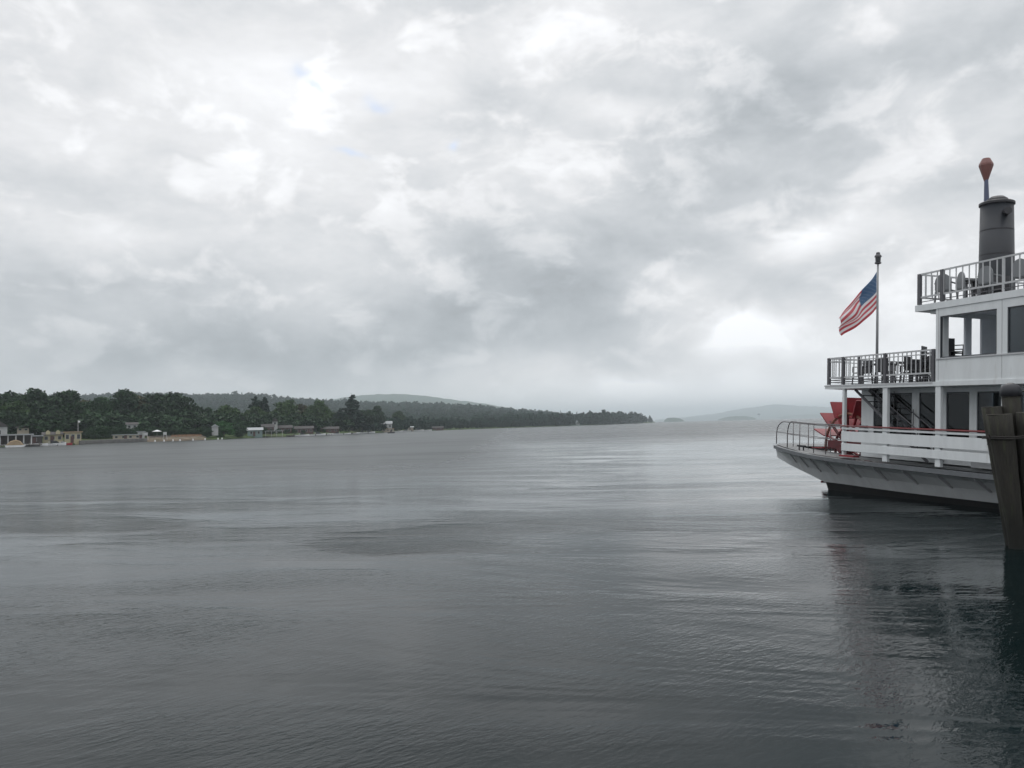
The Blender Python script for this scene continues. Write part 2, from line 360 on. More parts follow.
def land_strip():
    xs = list(range(-160, 656, 5)); offs = [-3, 0, .6, 6, 16, 40, 90, 160, 300]; zs = [-1.5, -.4, .5, .9, 1.5, 2.6, 4.5, 6, 7]
    V = []; Fq = []; rj = random.Random(3)
    for x in xs:
        j = rj.uniform(-1.2, 1.2)
        for o_, z in zip(offs, zs):
            kk = 1 if x < 560 else max(.25, (660-x)/100)
            p = spot(x, shore(x)+j+o_*(kk if o_ > 0 else 1)); zz = z if x < 500 else z*.45
            V.append((p.x, p.y, zz if z > 1 else z))
    n = len(offs)
    for i in range(len(xs)-1):
        for j in range(n-1): Fq.append((i*n+j, (i+1)*n+j, (i+1)*n+j+1, i*n+j+1))
    o = npmesh('shore_land', V, Fq, ['land'], smooth=True); tag(o, kind='structure')
land_strip()
def ground(x, off):
    return float(np.interp(off, [0, .6, 6, 16, 40, 90, 160, 300], [-.4, .5, .9, 1.5, 2.6, 4.5, 6, 7]))*(1 if x < 500 else .45)

# ------------------------------------------------------------------ hills
def ridge(name, prof, dist, foot, back, mname, drop=0, step=4, jag=1.0, seed=1, rows=9):
    rj = np.random.default_rng(seed); xs = np.arange(prof[0][0], prof[-1][0]+1, step); V = []
    px = [a for a, b in prof]; py = [b for a, b in prof]
    for x in xs:
        top = hgt(x, np.interp(x, px, py), dist)-drop
        for k in range(rows):
            t = k/(rows-3)
            if t <= 1:
                dd = foot+(dist-foot)*t; z = top*(t**1.2)*(1 if t < 1 else 1)
            else: dd = dist+(back-dist)*(t-1)*(rows-3)/2; z = top*(1-(t-1)*(rows-3)/2)
            z += rj.normal()*jag*(.3 if k == 0 else 1)*(top/60 if top < 60 else 1)
            if k in (0, rows-1): z = -5
            p = spot(float(x), dd); V.append((p.x, p.y, z))
    n = rows; Fq = [(i*n+j, (i+1)*n+j, (i+1)*n+j+1, i*n+j+1) for i in range(len(xs)-1) for j in range(n-1)]
    o = npmesh(name, V, Fq, [mname], smooth=True); tag(o, kind='structure'); return o
NEAR = [(-160, 396), (0, 395.5), (60, 395.5), (100, 394), (150, 393), (200, 394.5), (235, 393.5), (262, 394.5), (290, 398.5), (330, 400), (380, 402.5), (430, 403), (470, 405), (500, 408), (540, 411.5), (570, 415), (590, 421)]
ridge('near_hill', NEAR, 1800, 900, 2600, 'hill', drop=11, seed=2)
ridge('far_hill', [(250, 420), (290, 412), (320, 402), (345, 397), (375, 394.5), (400, 394), (430, 396.5), (460, 400.5), (490, 404.5), (530, 412), (570, 420), (590, 423)], 4800, 3600, 6000, 'hill', jag=1.2, seed=3)
ridge('far_mountain', [(655, 420), (690, 416.5), (715, 414), (735, 410), (760, 406.5), (775, 404.5), (800, 406), (830, 407), (870, 409), (930, 406), (1000, 402), (1100, 400), (1180, 404)], 11000, 9000, 13000, 'hill', jag=3, seed=4)
ridge('island', [(664, 420.9), (667, 417.9), (674, 417.4), (680, 418.5), (684, 420.4)], 4200, 4050, 4350, 'hill', jag=1.5, seed=5, step=2)
ridge('island', [(718, 419.4), (724, 417.6), (731, 416.6), (738, 416.0), (746, 416.3), (752, 417), (757, 418.6)], 5600, 5400, 5800, 'hill', jag=2, seed=6, step=2)
ridge('island', [(776, 418), (784, 416), (795, 415), (808, 414.2), (822, 414.6), (840, 417)], 8200, 8000, 8500, 'hill', jag=3, seed=7, step=2)

# ------------------------------------------------------------------ vegetation
def leaf_cloud(lobes, n, size, seed, flat=.0, shell=.55):
    """n small quads spread through ellipsoid lobes (cx,cy,cz,rx,ry,rz)"""
    r_ = np.random.default_rng(seed); lob = np.array(lobes, float); w_ = lob[:, 3]*lob[:, 4]*lob[:, 5]; w_ = w_**.75; w_ /= w_.sum()
    k = r_.choice(len(lob), n, p=w_)
    d = r_.normal(size=(n, 3)); d /= np.linalg.norm(d, axis=1)[:, None]
    rad = (shell + (1-shell)*r_.random(n))[:, None]*(1+.10*r_.normal(size=(n, 1)))
    C = lob[k, :3] + d*lob[k, 3:]*rad
    a = r_.normal(size=(n, 3)); a[:, 2] *= (1-flat); a /= np.linalg.norm(a, axis=1)[:, None]
    b = np.cross(a, r_.normal(size=(n, 3))); b /= np.linalg.norm(b, axis=1)[:, None]
    s_ = (size*(.6+.8*r_.random(n)))[:, None]
    V = np.stack([C-a*s_-b*s_*.6, C+a*s_-b*s_*.5, C+a*s_*.8+b*s_*.6, C-a*s_*.7+b*s_*.55], 1).reshape(-1, 3)
    Fq = np.arange(4*n).reshape(-1, 4); return V, Fq
def broad_lobes(seed, h=1.0, wd=.42, nl=13, low=.25):
    r_ = random.Random(seed); L_ = [(0, 0, h*.6, wd*.7, wd*.7, h*.30)]
    for i in range(nl):
        z = h*(low+(.93-low)*(i+.5)/nl); prof = math.sin(min(1, (z/h-low+.12)/(1.1-low))*math.pi)**.6
        a = r_.uniform(0, 6.28); q = wd*prof*r_.uniform(.35, .75)
        s_ = r_.uniform(.16, .27)
        L_.append((math.cos(a)*q, math.sin(a)*q, z, wd*.42*prof+s_*.25, wd*.42*prof+s_*.25, s_*.55*h))
    L_.append((r_.uniform(-.06, .06), 0, h*.90, .12, .12, .10))
    return L_
def pine_lobes(seed, h=1.0, wd=.30, ragged=.35, nl=20):
    r_ = random.Random(seed); L_ = []
    for i in range(nl):
        t = i/(nl-1); z = .12+.86*t; rad = wd*(1-t)**.75+.03
        for k in range(3 if t < .8 else 1):
            a = r_.uniform(0, 6.28); q = rad*r_.uniform(.3, 1)*(1-ragged*r_.random())
            L_.append((math.cos(a)*q*.6, math.sin(a)*q*.6, z*h, rad*.5*r_.uniform(.7, 1.2), rad*.5*r_.uniform(.7, 1.2), .028*h))
    return L_
PROTO = {}
def proto_tree(kind, seed, dist_size):
    key = (kind, seed, dist_size)
    if key in PROTO: return PROTO[key]
    n, sz = {'fine': (5200, .030), 'coarse': (1500, .045)}[dist_size]
    if kind == 'broad': lob = broad_lobes(seed); mname = ['leaf', 'leafmid', 'leaf', 'leafbrown'][seed % 4]; th = .5
    elif kind == 'wide': lob = broad_lobes(seed, wd=.56, nl=17, low=.16); mname = ['leaf', 'leafmid', 'leaf'][seed % 3]; th = .4
    elif kind == 'bush': lob = broad_lobes(seed, wd=.75, nl=15, low=.05); mname = 'hedge' if seed < 2 else 'leaf'; th = .3
    else: lob = pine_lobes(seed); mname = 'needle'; th = .74
    V, Fq = leaf_cloud(lob, n, sz, seed+50, flat=.5 if kind == 'pine' else 0, shell=.35)
    cm = npmesh('crown', V, Fq, [mname])
    t = MB(); t.tube([(0, 0, -.05), (.004, 0, .2), (-.004, .005, th), (0, 0, th+.2)], [.022, .017, .010, .003], 7)
    if kind != 'pine':
        for q in range(6):
            a = q*1.05+seed; z0 = .2+.05*q; L2 = .17
            t.tube([(0, 0, z0), (math.cos(a)*L2*.5, math.sin(a)*L2*.5, z0+.10), (math.cos(a)*L2, math.sin(a)*L2, z0+.24)], [.010, .006, .002], 5)
    tm = t.build('trunk', 'bark')
    PROTO[key] = (cm.data, tm.data); bpy.data.objects.remove(cm); bpy.data.objects.remove(tm); return PROTO[key]
def tree(name, kind, seed, x, ytop, off, label, cat='tree', group=None, size='fine', wscale=1.0, rz=None, zdrop=0):
    d = shore(x)+off; z0 = ground(x, off)-zdrop; h = hgt(x, ytop, d)-z0
    cm, tm = proto_tree(kind, seed, size); p = spot(x, d)
    e = empty(name, (p.x, p.y, z0), random.uniform(0, 6.28) if rz is None else rz)
    hh = h/1.0
    e.scale = (hh*wscale, hh*wscale, hh)
    for nm, me in (('crown', cm), ('trunk', tm)):
        o = bpy.data.objects.new(nm, me); col.objects.link(o); o.parent = e
    tag(e, label, cat, group); return e

VT = [ # kind, seed, x, ytop, offset inland, width, label
 ('broad', 1, -18, 396, 60, 1.3, 'tall dark tree cut by the left edge behind the white pavilion'),
 ('broad', 2, 3, 393, 70, 1.15, 'dark green tree at the far left edge of the shore'),
 ('broad', 5, 18, 402, 45, 1.3, 'lower tree in the dip just right of the leftmost tall tree'),
 ('broad', 0, 36, 390.5, 60, 1.25, 'tall round-headed tree behind the dark boat shed'),
 ('wide', 3, 62, 390.5, 62, 1.1, 'broad tall tree rising behind the yellow boathouse'),
 ('broad', 3, 82, 400, 66, 1.2, 'brownish tree to the right behind the yellow boathouse'),
 ('broad', 4, 97, 398.5, 55, 1.2, 'short round tree above the left end of the stone wall'),
 ('broad', 6, 122, 391, 60, 1.15, 'tall rounded tree above the middle of the stone wall'),
 ('broad', 7, 140, 396, 62, 1.15, 'olive-brown tree between two tall green trees behind the beach'),
 ('wide', 9, 161, 393.5, 50, 1.15, 'large dark spreading tree behind the white beach umbrella'),
 ('wide', 6, 178, 393.5, 46, 1.15, 'very large dark tree over the middle of the sandy beach'),
 ('broad', 8, 194, 406, 52, 1.2, 'shorter dark tree at the right end of the beach'),
 ('broad', 10, 208, 408, 60, 1.1, 'low dark tree half hidden left of the round waterside willow'),
 ('broad', 9, 228, 405.5, 60, 1.4, 'yellowish green tree directly above the round waterside willow'),
 ('wide', 1, 254, 406.5, 46, 1.1, 'wide mid green tree behind the pale green boathouse'),
 ('pine', 1, 255, 396, 70, 1.3, 'left pine of the pair standing above the pale green boathouse'),
 ('pine', 2, 264, 395.5, 72, 1.3, 'right pine of the pair standing above the pale green boathouse'),
 ('wide', 4, 287, 399.5, 52, .95, 'big mid green tree behind the covered dock'),
 ('broad', 11, 304, 405, 60, 1.2, 'dark tree between the covered dock and the white motorboats'),
 ('wide', 7, 316, 401, 40, .95, 'rounded green tree left of the tallest pine'),
 ('pine', 3, 352, 393.5, 26, 1.55, 'tallest dark pine on the shore with a crooked top'),
 ('pine', 4, 340, 408, 30, 1.7, 'shorter dark pine leaning on the left side of the tallest pine'),
 ('broad', 12, 362, 410, 22, 1.5, 'dark tree filling the right flank of the tallest pine'),
 ('broad', 14, 376, 406, 24, 1.0, 'slim dark tree just left of the white lakeside house'),
 ('wide', 10, 398, 411, 60, .9, 'dark tree behind the right side of the white lakeside house'),
 ('wide', 13, 330, 410, 46, .9, 'green tree in the gap left of the shorter dark pine'),
]
for kd, sd_, x, yt, off, ws, lb in VT:
    tree('pine_tree' if kd == 'pine' else 'broadleaf_tree', kd, sd_, x, yt, off, lb, wscale=ws)
tree('willow_bush', 'bush', 1, 224, 421, 5, 'round bright green willow bush overhanging the water at the end of the beach', 'bush', wscale=1.0)
tree('willow_bush', 'bush', 2, 239, 424, 4, 'smaller green bush right of the round waterside willow', 'bush', wscale=1.0)
tree('willow_bush', 'bush', 3, 208, 428.5, 7, 'low dark bush left of the round waterside willow', 'bush', wscale=1.1)
# understorey trees that fill the bank behind the houses
i = 0
for x in range(-20, 380, 9):
    yt = float(np.interp(x, [0, 100, 200, 300, 380], [412, 413, 415, 414, 416]))+random.uniform(-2.5, 2.5)
    tree('understorey_tree', 'wide', [0, 3, 9, 6][i % 4], x+random.uniform(-3, 3), yt, 36+random.uniform(-4, 4), 'low dark tree in the thicket behind the lakeside houses', 'tree', 'thicket behind the lakeside houses', 'coarse', wscale=1.35, zdrop=1.5)
    i += 1

i = 0
for x in list(range(84, 206, 6))+list(range(262, 372, 8)):
    if 150 < x < 160: continue
    yt = 427.5+random.uniform(-2.2, 2.2)+(1.5 if x > 262 else 0)
    tree('garden_shrub', 'bush', 2+i % 2, x+random.uniform(-2, 2), yt, 19 if x < 206 else 12, 'dark shrub in the hedge at the foot of the shore trees', 'bush', 'shrubs at the foot of the shore trees', 'coarse', wscale=1.0)
    i += 1
# woods too many to count: merged tree shapes
def wood(name, items, label=None):
    VV = []; FF = []; base = 0; cache = {}
    for kd, sd_, x, y, z, h, ws in items:
        key = (kd, sd_)
        if key not in cache:
            lob = pine_lobes(sd_, nl=12) if kd == 'pine' else broad_lobes(sd_, wd=.5, nl=9, low=.15)
            cache[key] = leaf_cloud(lob, 130 if kd == 'pine' else 150, .105, sd_+9, shell=.45)
        V, Fq = cache[key]; a = random.uniform(0, 6.28); c, s_ = math.cos(a), math.sin(a)
        W = np.empty_like(V); W[:, 0] = (V[:, 0]*c-V[:, 1]*s_)*h*ws+x; W[:, 1] = (V[:, 0]*s_+V[:, 1]*c)*h*ws+y; W[:, 2] = V[:, 2]*h+z
        VV.append(W); FF.append(Fq+base); base += len(V)
    o = npmesh(name, np.concatenate(VV), np.concatenate(FF), ['forest']); tag(o, label, 'forest', kind='stuff'); return o
items = []
npx = [a for a, b in NEAR]; npy = [b for a, b in NEAR]
rr = random.Random(21)
for t in (1.0, .93, .86, .78, .7, .6, .5, .38, .25, .12):
    x = -160.0
    while x < 572:
        dd = 900+900*t; top = hgt(x, float(np.interp(x, npx, npy)), 1800)-11; z = max(0, top*(t**1.2))
        p = spot(x+rr.uniform(-1, 1), dd+rr.uniform(-30, 30)); h = rr.uniform(12, 15.5) if rr.random() < .93 else rr.uniform(15, 18)
        items.append(('pine' if rr.random() < .25 else 'broad', rr.randrange(4), p.x, p.y, z-1, h, rr.uniform(.9, 1.4)))
        x += 3.6*1800/dd*.9
wood('hillside_forest', items, 'dark wooded hillside behind the lakeside village')
items = []
x = 368.0
PT = [(368, 416), (400, 416.5), (440, 418), (480, 418), (520, 414), (560, 411.8), (600, 411.2), (618, 411.3), (630, 412.5), (640, 414), (647, 415.5), (653, 419)]
while x < 641:
    for off in ((8, 22, 50, 90, 140) if x < 560 else (8, 40, 110)):
        kk = 1 if x < 560 else max(.25, (660-x)/100)
        d = shore(x)+off*kk; full = hgt(x, float(np.interp(x, [a for a, b in PT], [b for a, b in PT])), d)
        h = full*rr.uniform(.66, 1.03) if off > 10 else full*rr.uniform(.4, .75)
        h = min(h, 26); p = spot(x+rr.uniform(-1, 1), d)
        items.append(('pine' if rr.random() < (.3 if x < 500 else .6) else 'broad', rr.randrange(5), p.x, p.y, 0, h, rr.uniform(.8, 1.3)))
    x += 5*700/shore(x)*.8 if x < 560 else 2.0
wood('shoreline_forest', items, 'dark wood along the low shore running out to the point')
for k, (x, y, lb) in enumerate([(632, 411.4, 'spiky pine where the point of land starts to taper'), (636, 413.2, 'pine third from the tip of the wooded point'), (641, 412.8, 'taller pine second from the tip of the wooded point'),
                     (645, 415.2, 'small pine close to the tip of the wooded point'), (650, 415.4, 'last pine on the tip of the wooded point')]):
    tree('pine_tree', 'pine', 5+k % 2, x, y, 15, lb, size='coarse', wscale=2.0 if k < 4 else 1.6)

# ------------------------------------------------------------------ village on the far shore
def face_cam(x): return -math.atan(bearing(x))
def wx(px_w, x): return px_w*shore(x)/F                       # a picture width at the shore in metres
def gable_house(name, x, off, width, depth, wall_h, roof_h, wallm, roofm, label, win=3, rz=0, z=None, dormers=0, porch=False, cat='house', flat=False):
    d = shore(x)+off; p = spot(x, d); z0 = ground(x, off) if z is None else z
    e = tag(empty(name, (p.x, p.y, z0), face_cam(x)+rz), label, cat)
    w2, d2 = width/2, depth/2
    MB().box((-w2, -d2, -1 if z0 < 2.7 else -z0+1.0), (w2, d2, wall_h)).build('wall', wallm, e)
    if flat: MB().box((-w2-.4, -d2-.4, wall_h+.003), (w2+.4, d2+.4, wall_h+roof_h)).build('roof', roofm, e)
    else:
        MB().prism([(-d2-.5, wall_h+.003), (d2+.5, wall_h+.003), (0, wall_h+roof_h)], 0, -w2-.4, w2+.4).build('roof', roofm, e) if rz == 0 else \
        MB().prism([(-w2-.5, wall_h+.003), (w2+.5, wall_h+.003), (0, wall_h+roof_h)], 1, -d2-.4, d2+.4).build('roof', roofm, e)
    for k in range(win):
        cx = -w2+width*(k+.5)/win; fr = MB().box((cx-.5, -d2-.05, wall_h*.35), (cx+.5, -d2-.003, wall_h*.82)).build('window', 'housewhite', e)
        MB().box((cx-.4, -d2-.09, wall_h*.38), (cx+.4, -d2-.053, wall_h*.79)).build('pane', 'glassdark', fr)
    for k in range(dormers):
        cx = -w2+width*(k+.5)/dormers
        MB().prism([(cx-.6, wall_h+.1), (cx+.6, wall_h+.1), (cx+.6, wall_h+1.0), (cx, wall_h+1.5), (cx-.6, wall_h+1.0)], 1, -d2-.1, 0).build('dormer', wallm, e)
    if z is None: MB().box((-w2*.1-.45, -d2-.12, 0), (-w2*.1+.45, -d2-.093, 2.0)).build('door', 'housebrown', e)
    return e
# white pavilion on the dock
def pavilion(x, width, label):
    d = shore(x)-6; p = spot(x, d); e = tag(empty('lake_pavilion', (p.x, p.y, 0), face_cam(x)), label, 'pavilion'); w2 = width/2
    MB().box((-w2, -3, .5), (w2, 3, .75)).build('deck', 'housewhite', e)
    MB().box((-w2-.3, -3.3, 3.35), (w2+.3, 3.3, 3.75)).build('roof', 'roofwhite', e)
    n = 6
    for k in range(n):
        cx = -w2+.3+(width-.6)*k/(n-1)
        MB().box((cx-.16, -2.9, .752), (cx+.16, -2.6, 3.347)).build('column', 'housewhite', e)
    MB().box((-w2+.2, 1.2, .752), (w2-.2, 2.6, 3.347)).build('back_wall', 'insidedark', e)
    for k in range(5):
        cx = -w2+width*k/4
        MB().tube([(cx*.95, -2.7, -2), (cx*.95, -2.7, .499)], .14, 6).build('piling', 'wood', e)
pavilion(12, 10.2, 'white flat-roofed pavilion with columns on the dock at the left edge')
gable_house('lakeside_house', -1, 6, 4.2, 5, 5.2, 1.8, 'housewhite', 'roofdark', 'white gabled house cut by the left edge above the pavilion', 1, rz=.001)
gable_house('boat_shed', 35, 2, 3.8, 5, 2.3, .35, 'insidedark', 'roofwhite', 'long low dark boat shed with pale flat roof right of the pavilion', 1, flat=True, cat='shed')
gable_house('boathouse', 53, 6, 5.4, 5, 2.4, .9, 'houseyellow', 'roofdark', 'pale yellow boathouse with two small dormers', 3, dormers=2, cat='boathouse')
gable_house('boathouse', 73, 3, 4.6, 5, 3.2, .3, 'houseyellow', 'canvas', 'flat-roofed yellow boathouse right of the one with dormers', 3, flat=True, cat='boathouse')
gable_house('lakeside_house', 23, 30, 3.4, 3, 1.3, .9, 'housebeige', 'roofdark', 'small beige house peeping through the trees above the dark shed', 2, z=4.6)
gable_house('lakeside_house', 38, 34, 1.2, 1.5, .9, .7, 'housewhite', 'roofwhite', 'tiny white cupola house above the dark shed', 0, z=6.0)
gable_house('lakeside_house', 132, 24, 3.8, 4, 1.7, .9, 'housewhite', 'roofdark', 'white house half hidden under the trees behind the stone wall', 2, z=4.9)
gable_house('bath_house', 127, 8, 9.2, 4, 1.6, .3, 'housebeige', 'roofwhite', 'long low building with a pale flat roof behind the stone wall', 4, flat=True, cat='building')
gable_house('kiosk', 141, 5, 2.2, 2, 2.8, .25, 'housewhite', 'roofwhite', 'small white kiosk at the left end of the sandy beach', 1, flat=True, cat='kiosk')
gable_house('lakeside_house', 199, 34, 3.4, 4, 1.7, 1.0, 'housebeige', 'roofdark', 'pale house high among trees above the right end of the beach', 2, z=7.9)
gable_house('lakeside_house', 215, 4, 2.4, 3, 2.4, 1.1, 'housewhite', 'roofwhite', 'little white gabled hut behind the dark bush at the beach end', 0, rz=.001, z=2.6)
gable_house('boathouse', 255, 4, 6.2, 6, 2.6, 1.2, 'housegreen', 'roofwhite', 'pale green boathouse right of the round waterside willow', 2, cat='boathouse')
gable_house('lakeside_house', 268, 20, 5.4, 5, 3.0, 1.6, 'housebrown', 'roofdark', 'reddish brown house behind the pale green boathouse', 2, z=1.6)
gable_house('lakeside_house', 275, 26, 2.4, 4, 2.2, 1.8, 'housewhite', 'roofdark', 'white house with a steep gable above the covered dock', 1, rz=.001, z=5.2)
gable_house('lakeside_house', 285, 22, 6.5, 5, 2.6, 1.3, 'housebrown', 'roofdark', 'low brown house right of the white steep gable', 3, z=1.6)
gable_house('lakeside_house', 304, 16, 9, 5, 2.6, 1.3, 'housebrown', 'roofdark', 'long brown house behind the first white motorboats', 4, z=1.0)
gable_house('lakeside_house', 330, 12, 9, 5, 2.2, 1.2, 'housebrown', 'roofdark', 'dark brown house under the tallest pine', 3, z=1.0)
gable_house('lakeside_house', 386, 10, 8.2, 6, 3.8, 1.9, 'housewhite', 'roofwhite', 'bright white lakeside house right of the tallest pine', 3, z=2.0)
gable_house('boathouse', 384, 1, 13, 3, 1.9, .3, 'housebeige', 'canvas', 'long beige boathouse on the water below the white lakeside house', 5, flat=True, cat='boathouse', z=.4)
gable_house('boathouse', 410, 1, 5, 4, 2.6, .8, 'housebeige', 'roofwhite', 'small beige boathouse at the right end of the village', 1, cat='boathouse', z=.4)
gable_house('boathouse', 436, 1, 12, 5, 1.9, .9, 'housebrown', 'roofdark', 'dark boathouse beyond the village with a white boat beside it', 3, cat='boathouse', z=.4)
gable_house('boathouse', 577, 3, 7.5, 6, 3.0, 4.2, 'housewhite', 'roofwhite', 'lone white boathouse at the foot of the wooded point', 1, rz=.001, cat='boathouse', z=.4)
# covered dock
def covered_dock(x, width, label):
    d = shore(x)-5; p = spot(x, d); e = tag(empty('covered_dock', (p.x, p.y, 0), face_cam(x)), label, 'dock'); w2 = width/2
    MB().box((-w2, -2.5, .4), (w2, 2.5, .6)).build('deck', 'wood', e)
    MB().box((-w2-.2, -2.7, 2.7), (w2+.2, 2.7, 2.95)).build('roof', 'roofwhite', e)
    for cx in (-w2+.2, -w2*.3, w2*.3, w2-.2): MB().box((cx-.1, -2.4, -1.5), (cx+.1, -2.2, 2.697)).build('post', 'housewhite', e)
covered_dock(274, 7.5, 'open dock with a white roof right of the pale green boathouse')
# stone wall, beach, fence, umbrella
def shore_band(name, x0, x1, o0, o1, z0, z1, m_, **kw):
    V = []; Fq = []; xs = np.linspace(x0, x1, 24)
    for x in xs:
        for o_, z in ((o0, -1.0), (o0+.05, z0), (o1, z1), (o1+.1, -1.0)):
            p = spot(x, shore(x)+o_); V.append((p.x, p.y, z))
    for i_ in range(len(xs)-1):
        for j in range(3): Fq.append((i_*4+j, (i_+1)*4+j, (i_+1)*4+j+1, i_*4+j+1))
    return tag(npmesh(name, V, Fq, [m_]), **kw)
shore_band('retaining_wall', 79, 147, -3.5, -2.2, 1.15, 1.35, 'stone', label='grey stone retaining wall along the water left of the beach', cat='wall')
shore_band('retaining_wall', 286, 372, -2.0, -1.2, .55, .65, 'stone', label='low dark stone bulkhead behind the moored motorboats', cat='wall')
shore_band('beach', 147, 206, -4, 14, .15, 1.95, 'sand', kind='structure')
def fence(x0, x1, off, h, m_, n, label):
    p = spot(x0, shore(x0)+off); e = tag(empty('beach_fence', (p.x, p.y, 0)), label, 'fence'); z0 = ground((x0+x1)/2, off)+.2
    pts = []
    for k in range(n):
        x = x0+(x1-x0)*k/(n-1); q = spot(x, shore(x)+off); pts.append(Vector((q.x-p.x, q.y-p.y, z0)))
        MB().box((pts[-1].x-.12, pts[-1].y-.12, 0), (pts[-1].x+.12, pts[-1].y+.12, z0+h)).build('post', m_, e)
    f = MB()
    for a, b in zip(pts, pts[1:]):
        for zz in (.35, .65, .9): f.beam(a+Vector((0, -.15, h*zz)), b+Vector((0, -.15, h*zz)), .05, .16)
    f.build('slats', m_, e)
fence(172, 201, 9, 1.0, 'orange', 9, 'orange-brown slatted fence at the back of the right half of the beach')
fence(150, 170, 9, .8, 'wood', 6, 'weathered fence at the back of the left half of the beach')
def umbrella(x, off):
    p = spot(x, shore(x)+off); z0 = 1.6; e = tag(empty('beach_umbrella', (p.x, p.y, z0)), 'white umbrella standing open on the beach lawn', 'umbrella')
    MB().tube([(0, 0, 0), (0, 0, 2.4)], .04, 6).build('pole', 'housewhite', e)
    b = MB(); n = 10; vs = [(0, 0, 2.75)]+[(1.8*math.cos(6.283*k/n), 1.8*math.sin(6.283*k/n), 2.1) for k in range(n)]+[(0, 0, 2.65)]+[(1.78*math.cos(6.283*k/n), 1.78*math.sin(6.283*k/n), 2.05) for k in range(n)]
    b.add(vs, [(0, 1+k, 1+(k+1) % n) for k in range(n)]+[(n+1, n+2+(k+1) % n, n+2+k) for k in range(n)]+[(1+k, n+2+k, n+2+(k+1) % n, 1+(k+1) % n) for k in range(n)]); b.build('canopy', 'gelcoat', e)
umbrella(157, 12)
def guard_chair(x, off, label):
    p = spot(x, shore(x)+off); e = tag(empty('lifeguard_chair', (p.x, p.y, .6), face_cam(x)), label, 'chair')
    for sx in (-.5, .5):
        for sy in (-.5, .5): MB().beam((sx*1.4, sy*1.4, 0), (sx, sy, 1.7), .12, .12).build('leg', 'housewhite', e)
    MB().box((-.6, -.6, 1.7), (.6, .6, 1.85)).build('seat', 'housewhite', e); MB().box((-.6, .5, 1.853), (.6, .62, 2.8)).build('backrest', 'housewhite', e)
guard_chair(165, 1, 'white lifeguard chair at the water edge of the beach')
guard_chair(146, 0, 'white lifeguard chair where the stone wall meets the beach')
bu = MB().tube([(0, 0, -.4), (0, 0, .1), (0, 0, .55), (0, 0, .75)], [.18, .28, .20, .05], 8).build('mooring_buoy', 'gelcoat')
for k, x in enumerate([155, 164, 173, 180, 193, 205, 218, 222]):
    o = bu if k == 0 else bu.copy()
    if k: col.objects.link(o)
    p = spot(x, shore(x)-14); o.location = (p.x, p.y, 0); tag(o, 'small white buoy floating off the beach', 'buoy', 'white swim buoys off the beach')
def flag_staff(x, off, h, label):
    p = spot(x, shore(x)+off); e = tag(empty('garden_flagpole', (p.x, p.y, ground(x, off)), face_cam(x)), label, 'flagpole')
    MB().tube([(0, 0, 0), (0, 0, h)], [.09, .05], 6).build('pole', 'gelcoat', e)
    MB().box((.06, -.02, h-.8), (.6, .02, h-.2)).build('pennant', 'gelcoat', e)
flag_staff(78, 6, 7.0, 'thin white flagpole behind the flat-roofed yellow boathouse')

def motorboat(length, hullm='gelcoat', topm='navy', cabin=True):
    e = empty('motorboat', (0, 0, 0)); l = length; b = MB(); st = []
    for t, wd, zk, zd in ((0, .34, -.12, .62), (.35, .37, -.18, .66), (.7, .30, -.15, .78), (.9, .14, 0, .92), (1, .015, .35, 1.0)):
        x = -l/2+l*t; wd *= l*.42; zd *= l/7; zk *= l/7
        st.append([(x, -wd, zd), (x, -wd*.82, 0), (x, 0, zk-.1), (x, wd*.82, 0), (x, wd, zd)])
    vs = [p for s_ in st for p in s_]; fs = []
    for i_ in range(4):
        for j in range(4): fs.append((i_*5+j, (i_+1)*5+j, (i_+1)*5+j+1, i_*5+j+1))
        fs.append((i_*5+4, (i_+1)*5+4, (i_+1)*5, i_*5))
    fs.append((0, 1, 2, 3, 4)); b.add(vs, fs); b.build('hull', hullm, e)
    z = .70*l/7
    if cabin:
        MB().prism([(-l*.12, z), (l*.22, z+.05), (l*.10, z+.75*l/7), (-l*.10, z+.8*l/7)], 1, -l*.10, l*.10).build('windscreen', 'glassdark', e)
        MB().box((-l*.20, -l*.115, z+.83*l/7), (l*.08, l*.115, z+.92*l/7)).build('top', topm, e)
        for sx in (-l*.19, ):
            for sy in (-l*.1, l*.1): MB().box((sx-.04, sy-.04, z), (sx+.04, sy+.04, z+.82*l/7)).build('post', 'gelcoat', e)
    MB().box((-l/2-.35, -.2, -.2), (-l/2-.01, .2, 1.0)).build('outboard_motor', 'cap', e)
    return e
def place_boat(proto, x, off, ang, label, first=False, scl=1.0):
    o = proto if first else copy_tree(proto); p = spot(x, shore(x)-off); o.location = (p.x, p.y, .05); o.rotation_euler = (0, 0, face_cam(x)+R(ang)); o.scale = (scl,)*3
    tag(o, label, 'motorboat', 'boats moored along the far shore'); return o
mb1 = motorboat(6.5); mb2 = motorboat(6.0, cabin=False); mb3 = motorboat(5, 'redboat', 'gelcoat')
place_boat(mb1, 54, 8, 12, 'white motorboat with a navy top moored in front of the yellow boathouse', True)
place_boat(mb2, 45, 7, 170, 'open white boat moored beside the dark boat shed', True)
place_boat(mb3, 63, 6, 5, 'red motorboat moored below the flat-roofed yellow boathouse', True)
place_boat(mb2, 36, 9, 0, 'open white boat moored at the right end of the pavilion dock')
